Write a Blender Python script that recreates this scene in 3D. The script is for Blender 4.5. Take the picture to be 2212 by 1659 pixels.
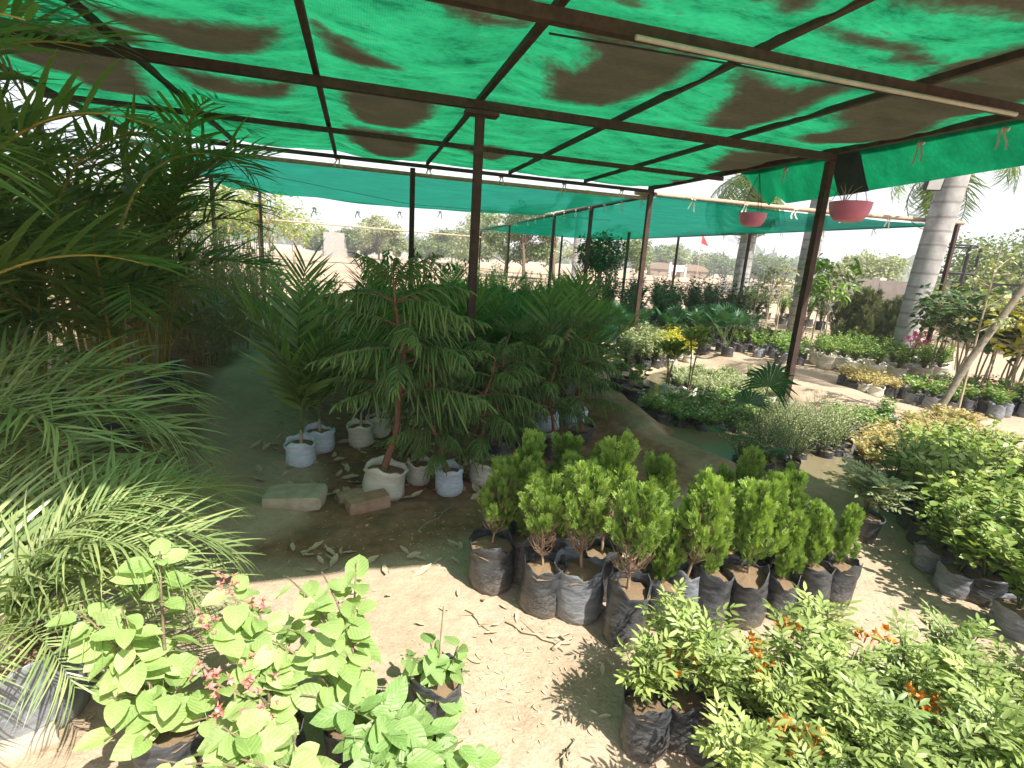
import bpy, math, random
import numpy as np
from mathutils import Matrix, Vector, Euler

for o in list(bpy.data.objects):
    bpy.data.objects.remove(o)
SC = bpy.context.scene
COL = SC.collection
R = math.radians
rng = np.random.default_rng(11)
random.seed(11)

# ------------------------------------------------------------------ camera
CAM_H = 1.5
YAW, PITCH, ROLL, FPX = 0.293, 0.237, 0.066, 1132.0      # focal length in units of a 2212 px wide picture


def cam_basis():
    f = np.array([math.sin(YAW) * math.cos(PITCH), math.cos(YAW) * math.cos(PITCH), -math.sin(PITCH)])
    r = np.array([math.cos(YAW), -math.sin(YAW), 0.0])
    u = np.cross(r, f)
    return r * math.cos(ROLL) + u * math.sin(ROLL), -r * math.sin(ROLL) + u * math.cos(ROLL), f


CR, CU, CF = cam_basis()
cam = bpy.data.cameras.new('camera')
cam.sensor_width = 36.0
cam.lens = 36.0 * FPX / 2212.0
cam.clip_start = 0.05
cam.clip_end = 2500
cam_o = bpy.data.objects.new('camera', cam)
COL.objects.link(cam_o)
m = Matrix.Identity(4)
for i in range(3):
    m[i][0], m[i][1], m[i][2] = CR[i], CU[i], -CF[i]
m[2][3] = CAM_H
cam_o.matrix_world = m
SC.camera = cam_o

# ------------------------------------------------------------------ light
SUN_EL = R(54)
SUN_AZ = np.array([0.49, -0.87])                          # where the sun stands, seen from above
SUN_AZ = SUN_AZ / np.linalg.norm(SUN_AZ)
world = bpy.data.worlds.new('World')
SC.world = world
world.use_nodes = True
wn = world.node_tree
bg = wn.nodes['Background']
sky = wn.nodes.new('ShaderNodeTexSky')
sky.sky_type = 'NISHITA'
sky.sun_disc = False
sky.sun_elevation = SUN_EL
sky.sun_rotation = math.atan2(SUN_AZ[0], SUN_AZ[1])
sky.air_density = 1.0
sky.dust_density = 1.6
sky.ozone_density = 1.0
hs = wn.nodes.new('ShaderNodeHueSaturation')
hs.inputs['Saturation'].default_value = 0.4
wn.links.new(sky.outputs[0], hs.inputs['Color'])
hz = wn.nodes.new('ShaderNodeMix')                       # milky, even haze over the whole dome
hz.data_type = 'RGBA'
hz.inputs[0].default_value = 0.6
hz.inputs[7].default_value = (2.95, 2.85, 3.15, 1)
wn.links.new(hs.outputs[0], hz.inputs[6])
wn.links.new(hz.outputs[2], bg.inputs['Color'])
bg.inputs['Strength'].default_value = 0.13
sun = bpy.data.lights.new('sun', 'SUN')
sun.energy = 3.9
sun.angle = R(0.53)
sun.color = (1.0, 0.95, 0.86)
sun_o = bpy.data.objects.new('sun', sun)
COL.objects.link(sun_o)
sd = Vector((SUN_AZ[0] * math.cos(SUN_EL), SUN_AZ[1] * math.cos(SUN_EL), math.sin(SUN_EL)))
sun_o.rotation_euler = sd.to_track_quat('Z', 'Y').to_euler()
sun_o.location = (3, -5, 12)
SC.view_settings.view_transform = 'Standard'
SC.view_settings.look = 'None'
SC.view_settings.exposure = 1.5
SC.view_settings.gamma = 1.0
SC.render.engine = 'CYCLES'
SC.cycles.max_bounces = 7
SC.cycles.diffuse_bounces = 5
SC.cycles.glossy_bounces = 2
SC.cycles.transmission_bounces = 5
SC.cycles.transparent_max_bounces = 8
SC.cycles.sample_clamp_indirect = 8
SC.cycles.use_denoising = True
SC.cycles.denoising_prefilter = 'ACCURATE'
SC.cycles.use_adaptive_sampling = True
SC.cycles.adaptive_threshold = 0.015
SC.cycles.caustics_reflective = False
SC.cycles.caustics_refractive = False


# ------------------------------------------------------------------ finding places on the ground
def ray(x, y):
    return CF + CR * (x - 1106) / FPX - CU * (y - 829.5) / FPX


def G(x, y, z=0.0):
    d = ray(x, y)
    t = (z - CAM_H) / d[2]
    return np.array([d[0] * t, d[1] * t, z])


def DIST(x, D, z=0.0):
    d = ray(x, 600)
    k = D / math.hypot(d[0], d[1])
    return np.array([d[0] * k, d[1] * k, z])


def HT(b, ty):
    c = (829.5 - ty) / FPX
    d = np.array([b[0], b[1], -CAM_H])
    return (c * (d @ CF) - d @ CU) / (CU[2] - c * CF[2])


def inpoly(px, py, poly):
    px, py = np.asarray(px), np.asarray(py)
    c = np.zeros(px.shape, bool)
    n = len(poly)
    for i in range(n):
        x1, y1 = poly[i][:2]
        x2, y2 = poly[(i + 1) % n][:2]
        if y1 == y2:
            continue
        c ^= ((y1 > py) != (y2 > py)) & (px < (x2 - x1) * (py - y1) / (y2 - y1) + x1)
    return c


def segdist(px, py, pts, closed=False):
    d = np.full(np.shape(px), 1e9)
    n = len(pts)
    for i in range(n if closed else n - 1):
        a, b = np.array(pts[i][:2], float), np.array(pts[(i + 1) % n][:2], float)
        ab = b - a
        t = np.clip(((px - a[0]) * ab[0] + (py - a[1]) * ab[1]) / (ab @ ab + 1e-12), 0, 1)
        d = np.minimum(d, np.hypot(px - a[0] - t * ab[0], py - a[1] - t * ab[1]))
    return d


def sdist(px, py, poly):
    d = segdist(px, py, poly, True)
    return np.where(inpoly(px, py, poly), -d, d)


def sstep(a, b, x):
    t = np.clip((x - a) / (b - a), 0, 1)
    return t * t * (3 - 2 * t)


def GP(pts):
    return [tuple(G(*p)[:2]) for p in pts]


def bed(pts, sp, jit=0.25, world=False):
    poly = pts if world else GP(pts)
    xs, ys = [p[0] for p in poly], [p[1] for p in poly]
    out = []
    k = 0
    y = min(ys)
    while y < max(ys):
        x = min(xs) + (sp / 2 if k % 2 else 0)
        while x < max(xs):
            a, b = x + rng.uniform(-jit, jit) * sp, y + rng.uniform(-jit, jit) * sp
            if inpoly(np.array([a]), np.array([b]), poly)[0]:
                out.append((a, b))
            x += sp
        y += sp * 0.9
        k += 1
    return out


# ------------------------------------------------------------------ mesh builder
def unit(v):
    v = np.asarray(v, float)
    return v / (np.linalg.norm(v, axis=-1, keepdims=True) + 1e-12)


class MB:
    def __init__(s):
        s.v, s.f, s.t, s.mi, s.n = [], [], [], [], 0

    def add(s, v, f, tint=0.5, mi=0):
        v = np.asarray(v, float).reshape(-1, 3)
        f = np.asarray(f, int)
        s.v.append(v)
        s.f.append(f + s.n)
        s.t.append(np.broadcast_to(np.asarray(tint, float), (len(v),)).copy())
        s.mi.append(np.full(len(f), mi))
        s.n += len(v)
        return s

    def tube(s, pts, rad, sides=6, tint=0.5, mi=0, cap=True, twist=0.0):
        pts = np.asarray(pts, float)
        n = len(pts)
        rad = np.broadcast_to(np.asarray(rad, float), (n,))
        T = unit(np.gradient(pts, axis=0))
        ref = np.array([0, 0, 1.0]) if abs(T[0][2]) < 0.9 else np.array([1.0, 0, 0])
        A = unit(np.cross(T, ref))
        B = np.cross(T, A)
        a = np.linspace(0, 2 * np.pi, sides, endpoint=False) + twist
        V = pts[:, None] + rad[:, None, None] * (np.cos(a)[None, :, None] * A[:, None] + np.sin(a)[None, :, None] * B[:, None])
        i = np.arange(n - 1)[:, None] * sides
        j = np.arange(sides)[None]
        j2 = (j + 1) % sides
        F = np.stack([i + j, i + j2, i + sides + j2, i + sides + j], -1).reshape(-1, 4)
        s.add(V.reshape(-1, 3), F, tint, mi)
        if cap:
            for e, b in ((0, pts[0]), (n - 1, pts[-1])):
                ring = V[e]
                v = np.vstack([ring, [b]])
                f = [(k, (k + 1) % sides, sides, sides) for k in range(sides)]
                s.add(v, f, tint, mi)
        return s

    def box(s, lo, hi, tint=0.5, mi=0, M=None, bev=0.0):
        lo, hi = np.array(lo, float), np.array(hi, float)
        v = np.array([[x, y, z] for x in (0, 1) for y in (0, 1) for z in (0, 1)]) * (hi - lo) + lo
        if M is not None:
            v = v @ np.asarray(M).T
        return s.add(v, [(0, 1, 3, 2), (4, 6, 7, 5), (0, 4, 5, 1), (2, 3, 7, 6), (0, 2, 6, 4), (1, 5, 7, 3)], tint, mi)

    def bar(s, a, b, w, hgt=None, tint=0.5, mi=0, up=(0, 0, 1)):
        a, b = np.array(a, float), np.array(b, float)
        hgt = w if hgt is None else hgt
        d = unit(b - a)
        if abs(d @ np.array(up)) > 0.98:
            up = (1, 0, 0)
        x = unit(np.cross(d, up))
        z = np.cross(x, d)
        v = []
        for p in (a, b):
            for sx, sz in ((-1, -1), (1, -1), (1, 1), (-1, 1)):
                v.append(p + x * sx * w / 2 + z * sz * hgt / 2)
        return s.add(v, [(0, 1, 2, 3), (7, 6, 5, 4), (0, 4, 5, 1), (1, 5, 6, 2), (2, 6, 7, 3), (3, 7, 4, 0)], tint, mi)

    def scatter(s, tpl, P, D, N, L, W=None, tint=None, mi=0):
        tv, tf = tpl
        P, D, N = np.asarray(P, float), unit(D), np.asarray(N, float)
        n = len(P)
        if n == 0:
            return s
        X = unit(np.cross(D, N))
        Z = np.cross(X, D)
        L = np.broadcast_to(np.asarray(L, float), (n,))
        W = L if W is None else np.broadcast_to(np.asarray(W, float), (n,))
        V = (P[:, None] + X[:, None] * (tv[None, :, 0:1] * W[:, None, None]) + D[:, None] * (tv[None, :, 1:2] * L[:, None, None])
             + Z[:, None] * (tv[None, :, 2:3] * L[:, None, None]))
        F = tf[None] + (np.arange(n) * len(tv))[:, None, None]
        if tint is None:
            tint = rng.uniform(0, 1, n)
        tint = np.repeat(np.broadcast_to(tint, (n,)), len(tv))
        return s.add(V.reshape(-1, 3), F.reshape(-1, tf.shape[1]), tint, mi)

    def build(s, name, mats, smooth=True):
        V = np.vstack(s.v)
        me = bpy.data.meshes.new(name)
        me.vertices.add(len(V))
        me.vertices.foreach_set('co', V.astype(np.float32).ravel())
        loops, starts, mi = [], [], []
        tot = 0
        for f, q in zip(s.f, s.mi):
            if len(f) == 0:
                continue
            if f.shape[1] == 4:
                tri = f[:, 2] == f[:, 3]
                for sub, k in ((f[~tri], 4), (f[tri][:, :3], 3)):
                    if len(sub):
                        loops.append(sub.ravel())
                        starts.append(tot + np.arange(len(sub)) * k)
                        tot += sub.size
                mi.append(q[~tri])
                mi.append(q[tri])
            else:
                loops.append(f.ravel())
                starts.append(tot + np.arange(len(f)) * f.shape[1])
                tot += f.size
                mi.append(q)
        loops, starts, mi = np.concatenate(loops), np.concatenate(starts), np.concatenate(mi)
        me.loops.add(len(loops))
        me.loops.foreach_set('vertex_index', loops.astype(np.int32))
        me.polygons.add(len(starts))
        me.polygons.foreach_set('loop_start', starts.astype(np.int32))
        if not isinstance(mats, (list, tuple)):
            mats = [mats]
        for q in mats:
            me.materials.append(q)
        me.polygons.foreach_set('material_index', mi.astype(np.int32))
        me.polygons.foreach_set('use_smooth', np.full(len(starts), smooth))
        at = me.attributes.new('tint', 'FLOAT', 'POINT')
        at.data.foreach_set('value', np.concatenate(s.t).astype(np.float32))
        me.update(calc_edges=True)
        me.validate()
        return me


# leaf templates (x across, y along, z normal), all with quads (triangles repeat the last index)
def leaf_tpl(wide=0.35, peak=0.4, fold=0.12, curl=0.15):
    t1, t2 = peak * 0.75, 0.5 + peak * 0.5
    w1, w2 = wide * 0.95, wide * 0.75
    c = lambda t: -curl * t * t
    v = [(0, 0, 0), (-w1, t1, fold * w1 + c(t1)), (0, t1, c(t1)), (w1, t1, fold * w1 + c(t1)),
         (-w2, t2, fold * w2 + c(t2)), (0, t2, c(t2)), (w2, t2, fold * w2 + c(t2)), (0, 1, c(1))]
    f = [(0, 2, 1, 1), (0, 3, 2, 2), (1, 2, 5, 4), (2, 3, 6, 5), (4, 5, 7, 7), (5, 6, 7, 7)]
    return np.array(v), np.array(f)


RHOMB = (np.array([(0, 0, 0), (-0.5, 0.45, 0.06), (0, 1, -0.08), (0.5, 0.45, 0.06)], float), np.array([(0, 1, 2, 3)]))
LEAF = leaf_tpl()
LEAFN = leaf_tpl(0.18, 0.45, 0.2, 0.2)
LEAFR = leaf_tpl(0.48, 0.5, 0.15, 0.1)


def strip_tpl(n=4, curl=0.25):
    v, f = [], []
    for i in range(n + 1):
        t = i / n
        w = 0.5 * min(1, 0.45 + 2.2 * t) * (1 - t ** 2.2) + 0.01
        z = -curl * t * t
        v += [(-w, t, z), (w, t, z)]
        if i:
            f.append((2 * i - 2, 2 * i - 1, 2 * i + 1, 2 * i))
    return np.array(v), np.array(f)


STRIP = strip_tpl()


# ------------------------------------------------------------------ materials
def new_mat(name):
    mt = bpy.data.materials.new(name)
    mt.use_nodes = True
    nt = mt.node_tree
    p = nt.nodes['Principled BSDF']
    return mt, nt, p


def nd(nt, t, **kw):
    n = nt.nodes.new(t)
    for k, v in kw.items():
        setattr(n, k, v)
    return n


def mixc(nt, fac, a, b, blend='MIX'):
    n = nt.nodes.new('ShaderNodeMix')
    n.data_type = 'RGBA'
    n.blend_type = blend
    for s, val in ((0, fac), (6, a), (7, b)):
        if isinstance(val, (int, float)):
            n.inputs[s].default_value = val
        elif isinstance(val, tuple):
            n.inputs[s].default_value = (*val, 1.0)
        else:
            nt.links.new(val, n.inputs[s])
    return n.outputs[2]


def math_n(nt, op, a, b=None, c=None):
    n = nd(nt, 'ShaderNodeMath', operation=op)
    for i, val in enumerate((a, b, c)):
        if val is None:
            continue
        if isinstance(val, (int, float)):
            n.inputs[i].default_value = val
        else:
            nt.links.new(val, n.inputs[i])
    return n.outputs[0]


def noise_n(nt, scale, detail=3, rough=0.55, coord='Object', vec=None, dist=0.0):
    if vec is None:
        tc = nd(nt, 'ShaderNodeTexCoord')
        vec = tc.outputs[coord]
    n = nd(nt, 'ShaderNodeTexNoise')
    n.inputs['Scale'].default_value = scale
    n.inputs['Detail'].default_value = detail
    n.inputs['Roughness'].default_value = rough
    n.inputs['Distortion'].default_value = dist
    nt.links.new(vec, n.inputs['Vector'])
    return n.outputs[0]


def ramp(nt, fac, stops):
    n = nd(nt, 'ShaderNodeValToRGB')
    e = n.color_ramp.elements
    while len(e) < len(stops):
        e.new(0.5)
    for q, (p, c) in zip(e, stops):
        q.position = p
        q.color = (*c, 1) if isinstance(c, tuple) else (c, c, c, 1)
    nt.links.new(fac, n.inputs[0])
    return n.outputs[0]


def bump(nt, p, h, strength=0.3, dist=0.02):
    b = nd(nt, 'ShaderNodeBump')
    b.inputs['Strength'].default_value = strength
    b.inputs['Distance'].default_value = dist
    nt.links.new(h, b.inputs['Height'])
    nt.links.new(b.outputs[0], p.inputs['Normal'])


def mat_leaf(name, a, b, trans=0.35, rough=0.45, veins=False, spec=0.4, obvar=0.35):
    mt, nt, p = new_mat(name)
    at = nd(nt, 'ShaderNodeAttribute', attribute_name='tint')
    oi = nd(nt, 'ShaderNodeObjectInfo')
    f = math_n(nt, 'ADD', math_n(nt, 'MULTIPLY', at.outputs['Fac'], 1 - obvar), math_n(nt, 'MULTIPLY', oi.outputs['Random'], obvar))
    c = mixc(nt, f, a, b)
    if veins:
        tc = nd(nt, 'ShaderNodeTexCoord')
        sep = nd(nt, 'ShaderNodeSeparateXYZ')
        nt.links.new(tc.outputs['Generated'], sep.inputs[0])
        ax = math_n(nt, 'ABSOLUTE', math_n(nt, 'SUBTRACT', sep.outputs[0], 0.5))
        w = math_n(nt, 'SINE', math_n(nt, 'MULTIPLY', math_n(nt, 'SUBTRACT', sep.outputs[1], math_n(nt, 'MULTIPLY', ax, 0.7)), 44))
        nz = noise_n(nt, 9, 3, coord='Generated')
        mid = math_n(nt, 'LESS_THAN', ax, 0.018)
        w2 = math_n(nt, 'MAXIMUM', math_n(nt, 'GREATER_THAN', w, 0.9), mid)
        c = mixc(nt, math_n(nt, 'MULTIPLY', w2, 0.22), c, tuple(min(1, q * 1.5 + 0.05) for q in b))
        c = mixc(nt, math_n(nt, 'MULTIPLY', nz, 0.35), c, tuple(q * 0.6 for q in a))
        bump(nt, p, math_n(nt, 'ADD', w, math_n(nt, 'MULTIPLY', nz, 2.5)), 0.16, 0.004)
    nt.links.new(c, p.inputs['Base Color'])
    p.inputs['Roughness'].default_value = rough
    p.inputs['Specular IOR Level'].default_value = spec
    tr = nd(nt, 'ShaderNodeBsdfTranslucent')
    nt.links.new(mixc(nt, 1.0, c, (1.15, 1.25, 0.55), 'MULTIPLY'), tr.inputs[0])
    mx = nd(nt, 'ShaderNodeMixShader')
    mx.inputs[0].default_value = trans
    nt.links.new(p.outputs[0], mx.inputs[1])
    nt.links.new(tr.outputs[0], mx.inputs[2])
    nt.links.new(mx.outputs[0], nt.nodes['Material Output'].inputs[0])
    return mt


def mat_noise(name, a, b, scale=20, rough=0.8, bstr=0.3, bdist=0.01, detail=4, spec=0.3, coord='Object', metallic=0.0):
    mt, nt, p = new_mat(name)
    n = noise_n(nt, scale, detail, coord=coord)
    c = ramp(nt, n, [(0.3, a), (0.7, b)])
    oi = nd(nt, 'ShaderNodeObjectInfo')
    c = mixc(nt, math_n(nt, 'MULTIPLY', oi.outputs['Random'], 0.3), c, tuple(q * 0.55 for q in a))
    nt.links.new(c, p.inputs['Base Color'])
    p.inputs['Roughness'].default_value = rough
    p.inputs['Metallic'].default_value = metallic
    p.inputs['Specular IOR Level'].default_value = spec
    if bstr:
        bump(nt, p, n, bstr, bdist)
    return mt


def mat_soil():
    mt, nt, p = new_mat('earth')
    wet_shade = nd(nt, 'ShaderNodeAttribute', attribute_name='tint').outputs['Fac']
    geo = nd(nt, 'ShaderNodeNewGeometry')
    pos = geo.outputs['Position']
    n1 = noise_n(nt, 1.6, 3, 0.6, vec=pos)
    n2 = noise_n(nt, 14, 4, 0.65, vec=pos)
    n3 = noise_n(nt, 90, 2, 0.7, vec=pos)
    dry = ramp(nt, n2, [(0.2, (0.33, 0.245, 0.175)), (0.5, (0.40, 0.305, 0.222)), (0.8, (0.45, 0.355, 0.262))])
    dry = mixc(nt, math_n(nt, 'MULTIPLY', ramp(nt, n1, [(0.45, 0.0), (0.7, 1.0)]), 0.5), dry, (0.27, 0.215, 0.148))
    damp_shade = ramp(nt, n2, [(0.3, (0.15, 0.075, 0.042)), (0.7, (0.30, 0.165, 0.095))])  # damp soil and painted shade, reddened against the sheet's green light
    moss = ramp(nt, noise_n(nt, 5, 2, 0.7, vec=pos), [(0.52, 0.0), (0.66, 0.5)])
    damp_shade = mixc(nt, moss, damp_shade, (0.042, 0.052, 0.022))
    w = math_n(nt, 'ADD', wet_shade, math_n(nt, 'MULTIPLY', math_n(nt, 'SUBTRACT', n1, 0.5), 0.5))
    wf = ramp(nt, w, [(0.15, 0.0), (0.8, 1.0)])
    c = mixc(nt, wf, dry, damp_shade)
    v = nd(nt, 'ShaderNodeTexVoronoi')
    v.inputs['Scale'].default_value = 55
    nt.links.new(pos, v.inputs['Vector'])
    peb = ramp(nt, v.outputs['Distance'], [(0.08, 1.0), (0.16, 0.0)])
    peb = math_n(nt, 'MULTIPLY', peb, ramp(nt, n2, [(0.5, 0.0), (0.62, 0.8)]))
    c = mixc(nt, math_n(nt, 'MULTIPLY', peb, 0.5), c, (0.5, 0.42, 0.3))
    c = mixc(nt, math_n(nt, 'MULTIPLY', ramp(nt, n3, [(0.3, 1.0), (0.5, 0.0)]), 0.35), c, (0.15, 0.105, 0.065))
    nt.links.new(c, p.inputs['Base Color'])
    p.inputs['Roughness'].default_value = 0.92
    p.inputs['Specular IOR Level'].default_value = 0.15
    bump(nt, p, noise_n(nt, 24, 3, 0.7, vec=pos), 0.45, 0.02)
    return mt


def mat_bag(name, a, b, rough, dust):
    mt, nt, p = new_mat(name)
    tc = nd(nt, 'ShaderNodeTexCoord')
    sep = nd(nt, 'ShaderNodeSeparateXYZ')
    nt.links.new(tc.outputs['Generated'], sep.inputs[0])
    oi = nd(nt, 'ShaderNodeObjectInfo')
    mp = nd(nt, 'ShaderNodeMapping')
    mp.inputs['Scale'].default_value = (1, 1, 3.2)
    off = nd(nt, 'ShaderNodeCombineXYZ')
    nt.links.new(math_n(nt, 'MULTIPLY', oi.outputs['Random'], 50), off.inputs[0])
    nt.links.new(off.outputs[0], mp.inputs['Location'])
    nt.links.new(tc.outputs['Generated'], mp.inputs['Vector'])
    n = noise_n(nt, 3.6, 4, 0.5, vec=mp.outputs[0], dist=0.5)
    n2 = noise_n(nt, 16, 4, 0.6, vec=mp.outputs[0])
    c = ramp(nt, n, [(0.3, a), (0.7, b)])
    dm = math_n(nt, 'ADD', math_n(nt, 'SUBTRACT', 0.55, math_n(nt, 'MULTIPLY', sep.outputs[2], 0.9)), math_n(nt, 'MULTIPLY', math_n(nt, 'SUBTRACT', n2, 0.5), 1.6))
    c = mixc(nt, math_n(nt, 'MULTIPLY', ramp(nt, dm, [(0.2, 0.0), (0.8, 1.0)]), dust), c, (0.30, 0.24, 0.165))
    nt.links.new(c, p.inputs['Base Color'])
    nt.links.new(ramp(nt, n2, [(0.3, rough), (0.7, min(1, rough + 0.3))]), p.inputs['Roughness'])
    bump(nt, p, n, 0.38, 0.02)
    return mt


M = {}
M['earth'] = mat_soil()
M['potsoil'] = mat_noise('pot_soil', (0.16, 0.10, 0.055), (0.42, 0.30, 0.18), 60, 0.95, 0.8, 0.01)
M['blackbag'] = mat_bag('black_plastic', (0.016, 0.018, 0.021), (0.075, 0.08, 0.088), 0.28, 0.6)
M['greybag'] = mat_bag('grey_plastic', (0.10, 0.11, 0.125), (0.22, 0.235, 0.26), 0.35, 0.5)
M['whitebag'] = mat_bag('white_sack', (0.50, 0.475, 0.39), (0.68, 0.655, 0.55), 0.6, 0.5)
M['bluebag'] = mat_bag('pale_blue_sack', (0.42, 0.50, 0.60), (0.62, 0.68, 0.76), 0.5, 0.4)
M['tanbag'] = mat_bag('tan_sack', (0.45, 0.40, 0.30), (0.62, 0.56, 0.44), 0.7, 0.4)
M['bark'] = mat_noise('bark', (0.11, 0.075, 0.05), (0.26, 0.19, 0.13), 40, 0.9, 0.6, 0.005)
M['redbark'] = mat_noise('red_brown_bark', (0.16, 0.075, 0.04), (0.30, 0.16, 0.09), 55, 0.85, 0.7, 0.006)
M['twig'] = mat_noise('dry_twig', (0.24, 0.155, 0.10), (0.42, 0.30, 0.20), 50, 0.9, 0.3, 0.003)
M['palebark'] = mat_noise('pale_stem', (0.34, 0.27, 0.17), (0.5, 0.42, 0.3), 30, 0.85, 0.3, 0.004)
M['goldstem'] = mat_noise('golden_cane', (0.20, 0.19, 0.04), (0.42, 0.30, 0.06), 12, 0.5, 0.2, 0.004)
M['greenstem'] = mat_noise('green_stem', (0.06, 0.10, 0.03), (0.14, 0.17, 0.06), 30, 0.6, 0.2, 0.003)
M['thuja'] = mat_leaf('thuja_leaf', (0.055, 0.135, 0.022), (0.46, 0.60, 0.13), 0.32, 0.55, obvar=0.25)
M['arau'] = mat_leaf('araucaria_needles', (0.035, 0.10, 0.024), (0.15, 0.23, 0.055), 0.2, 0.5)
M['areca'] = mat_leaf('areca_leaf', (0.06, 0.13, 0.035), (0.25, 0.34, 0.09), 0.42, 0.35, spec=0.5)
M['date'] = mat_leaf('date_palm_leaf', (0.12, 0.21, 0.07), (0.42, 0.46, 0.20), 0.3, 0.35, spec=0.6)
M['fan'] = mat_leaf('fan_palm_leaf', (0.022, 0.08, 0.03), (0.055, 0.15, 0.06), 0.3, 0.4)
M['broad'] = mat_leaf('broad_leaf', (0.25, 0.38, 0.11), (0.50, 0.60, 0.27), 0.4, 0.45, veins=True)
M['broad2'] = mat_leaf('smooth_broad_leaf', (0.20, 0.34, 0.10), (0.40, 0.52, 0.22), 0.4, 0.4, veins=True)
M['tecoma'] = mat_leaf('pinnate_leaf', (0.08, 0.17, 0.04), (0.44, 0.50, 0.17), 0.32, 0.42)
M['lime'] = mat_leaf('lime_leaf', (0.08, 0.18, 0.028), (0.42, 0.46, 0.14), 0.32, 0.4)
M['mid'] = mat_leaf('mid_green_leaf', (0.07, 0.18, 0.035), (0.27, 0.38, 0.09), 0.3, 0.45)
M['deep'] = mat_leaf('deep_green_leaf', (0.02, 0.06, 0.02), (0.07, 0.14, 0.035), 0.28, 0.4)
M['sage'] = mat_leaf('grey_green_leaf', (0.16, 0.21, 0.09), (0.42, 0.44, 0.25), 0.25, 0.6)
M['straw'] = mat_leaf('dry_olive_leaf', (0.16, 0.19, 0.07), (0.46, 0.42, 0.22), 0.3, 0.7)
M['yellow'] = mat_leaf('yellow_leaf', (0.32, 0.34, 0.03), (0.62, 0.52, 0.05), 0.35, 0.45)
M['peach'] = mat_leaf('cream_leaf', (0.34, 0.28, 0.10), (0.55, 0.45, 0.22), 0.3, 0.5)
M['farleaf'] = mat_leaf('tree_leaf', (0.06, 0.11, 0.03), (0.20, 0.26, 0.09), 0.3, 0.6)
M['juniper'] = mat_leaf('juniper_leaf', (0.11, 0.14, 0.06), (0.30, 0.32, 0.16), 0.15, 0.6)
M['silver'] = mat_leaf('silver_leaf', (0.30, 0.38, 0.32), (0.50, 0.55, 0.42), 0.25, 0.5)
M['dry'] = mat_noise('dry_leaf', (0.33, 0.24, 0.15), (0.62, 0.52, 0.38), 30, 0.8, 0.3, 0.004)
M['pink'] = mat_leaf('pink_petal', (0.62, 0.20, 0.20), (0.72, 0.42, 0.36), 0.3, 0.5)
M['magenta'] = mat_leaf('magenta_petal', (0.75, 0.05, 0.35), (0.8, 0.3, 0.55), 0.3, 0.5)
M['orange'] = mat_leaf('orange_petal', (0.62, 0.17, 0.02), (0.78, 0.38, 0.07), 0.3, 0.5)
M['white_petal'] = mat_leaf('white_petal', (0.7, 0.7, 0.62), (0.8, 0.78, 0.72), 0.3, 0.5)
M['rust'] = mat_noise('rusty_steel', (0.03, 0.016, 0.012), (0.085, 0.042, 0.028), 18, 0.75, 0.25, 0.004, spec=0.4)
M['bamboo'] = mat_noise('weathered_pole', (0.36, 0.25, 0.16), (0.56, 0.42, 0.30), 14, 0.7, 0.2, 0.004)
M['greypole'] = mat_noise('grey_wood', (0.16, 0.14, 0.105), (0.30, 0.26, 0.20), 22, 0.85, 0.4, 0.006)
M['pipe'] = mat_noise('white_pipe', (0.36, 0.33, 0.28), (0.5, 0.46, 0.4), 14, 0.5, 0.1, 0.002)
M['wire'] = mat_noise('wire', (0.10, 0.09, 0.08), (0.2, 0.18, 0.16), 14, 0.6, 0.0)
M['brick'] = mat_noise('worn_brick', (0.30, 0.17, 0.11), (0.46, 0.34, 0.25), 16, 0.9, 0.8, 0.012)
M['stone'] = mat_noise('pale_stone', (0.36, 0.30, 0.22), (0.56, 0.49, 0.38), 14, 0.9, 0.8, 0.012)
M['bowl'] = mat_noise('pink_plastic', (0.60, 0.16, 0.28), (0.66, 0.20, 0.33), 6, 0.4, 0.0, spec=0.5)
M['cloth_tie'] = mat_noise('cloth_strip', (0.5, 0.46, 0.38), (0.7, 0.66, 0.56), 20, 0.9, 0.2, 0.003)
M['concrete'] = mat_noise('concrete_wall', (0.42, 0.38, 0.34), (0.56, 0.52, 0.47), 3, 0.9, 0.2, 0.01)
M['whitewash'] = mat_noise('whitewash', (0.62, 0.60, 0.56), (0.78, 0.76, 0.72), 4, 0.85, 0.1, 0.005)
M['thatch'] = mat_noise('thatch', (0.22, 0.17, 0.12), (0.38, 0.30, 0.22), 6, 0.95, 0.6, 0.05)
M['iron'] = mat_noise('black_iron', (0.018, 0.018, 0.02), (0.05, 0.048, 0.05), 20, 0.6, 0.1, 0.003)
M['trunk'] = mat_noise('royal_palm_trunk', (0.24, 0.23, 0.22), (0.48, 0.47, 0.45), 5, 0.85, 0.3, 0.01)
_nt = M['trunk'].node_tree
_w = nd(_nt, 'ShaderNodeTexWave', wave_type='BANDS', bands_direction='Z')
_w.inputs['Scale'].default_value = 1.3
_w.inputs['Distortion'].default_value = 1.2
_nt.links.new(nd(_nt, 'ShaderNodeTexCoord').outputs['Object'], _w.inputs['Vector'])
_p = _nt.nodes['Principled BSDF']
_c = _p.inputs['Base Color'].links[0].from_socket
_nt.links.new(mixc(_nt, math_n(_nt, 'MULTIPLY', ramp(_nt, _w.outputs['Fac'], [(0.0, 1.0), (0.12, 0.0)]), 0.55), _c, (0.11, 0.10, 0.095)), _p.inputs['Base Color'])
M['field'] = mat_noise('ploughed_field', (0.36, 0.25, 0.17), (0.50, 0.38, 0.27), 0.25, 0.95, 0.3, 0.05)
M['redflag'] = mat_noise('red_cloth', (0.6, 0.03, 0.04), (0.7, 0.05, 0.05), 8, 0.8, 0.0)
M['lamp'] = mat_noise('lamp_glass', (0.7, 0.7, 0.72), (0.8, 0.8, 0.82), 8, 0.2, 0.0)


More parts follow.
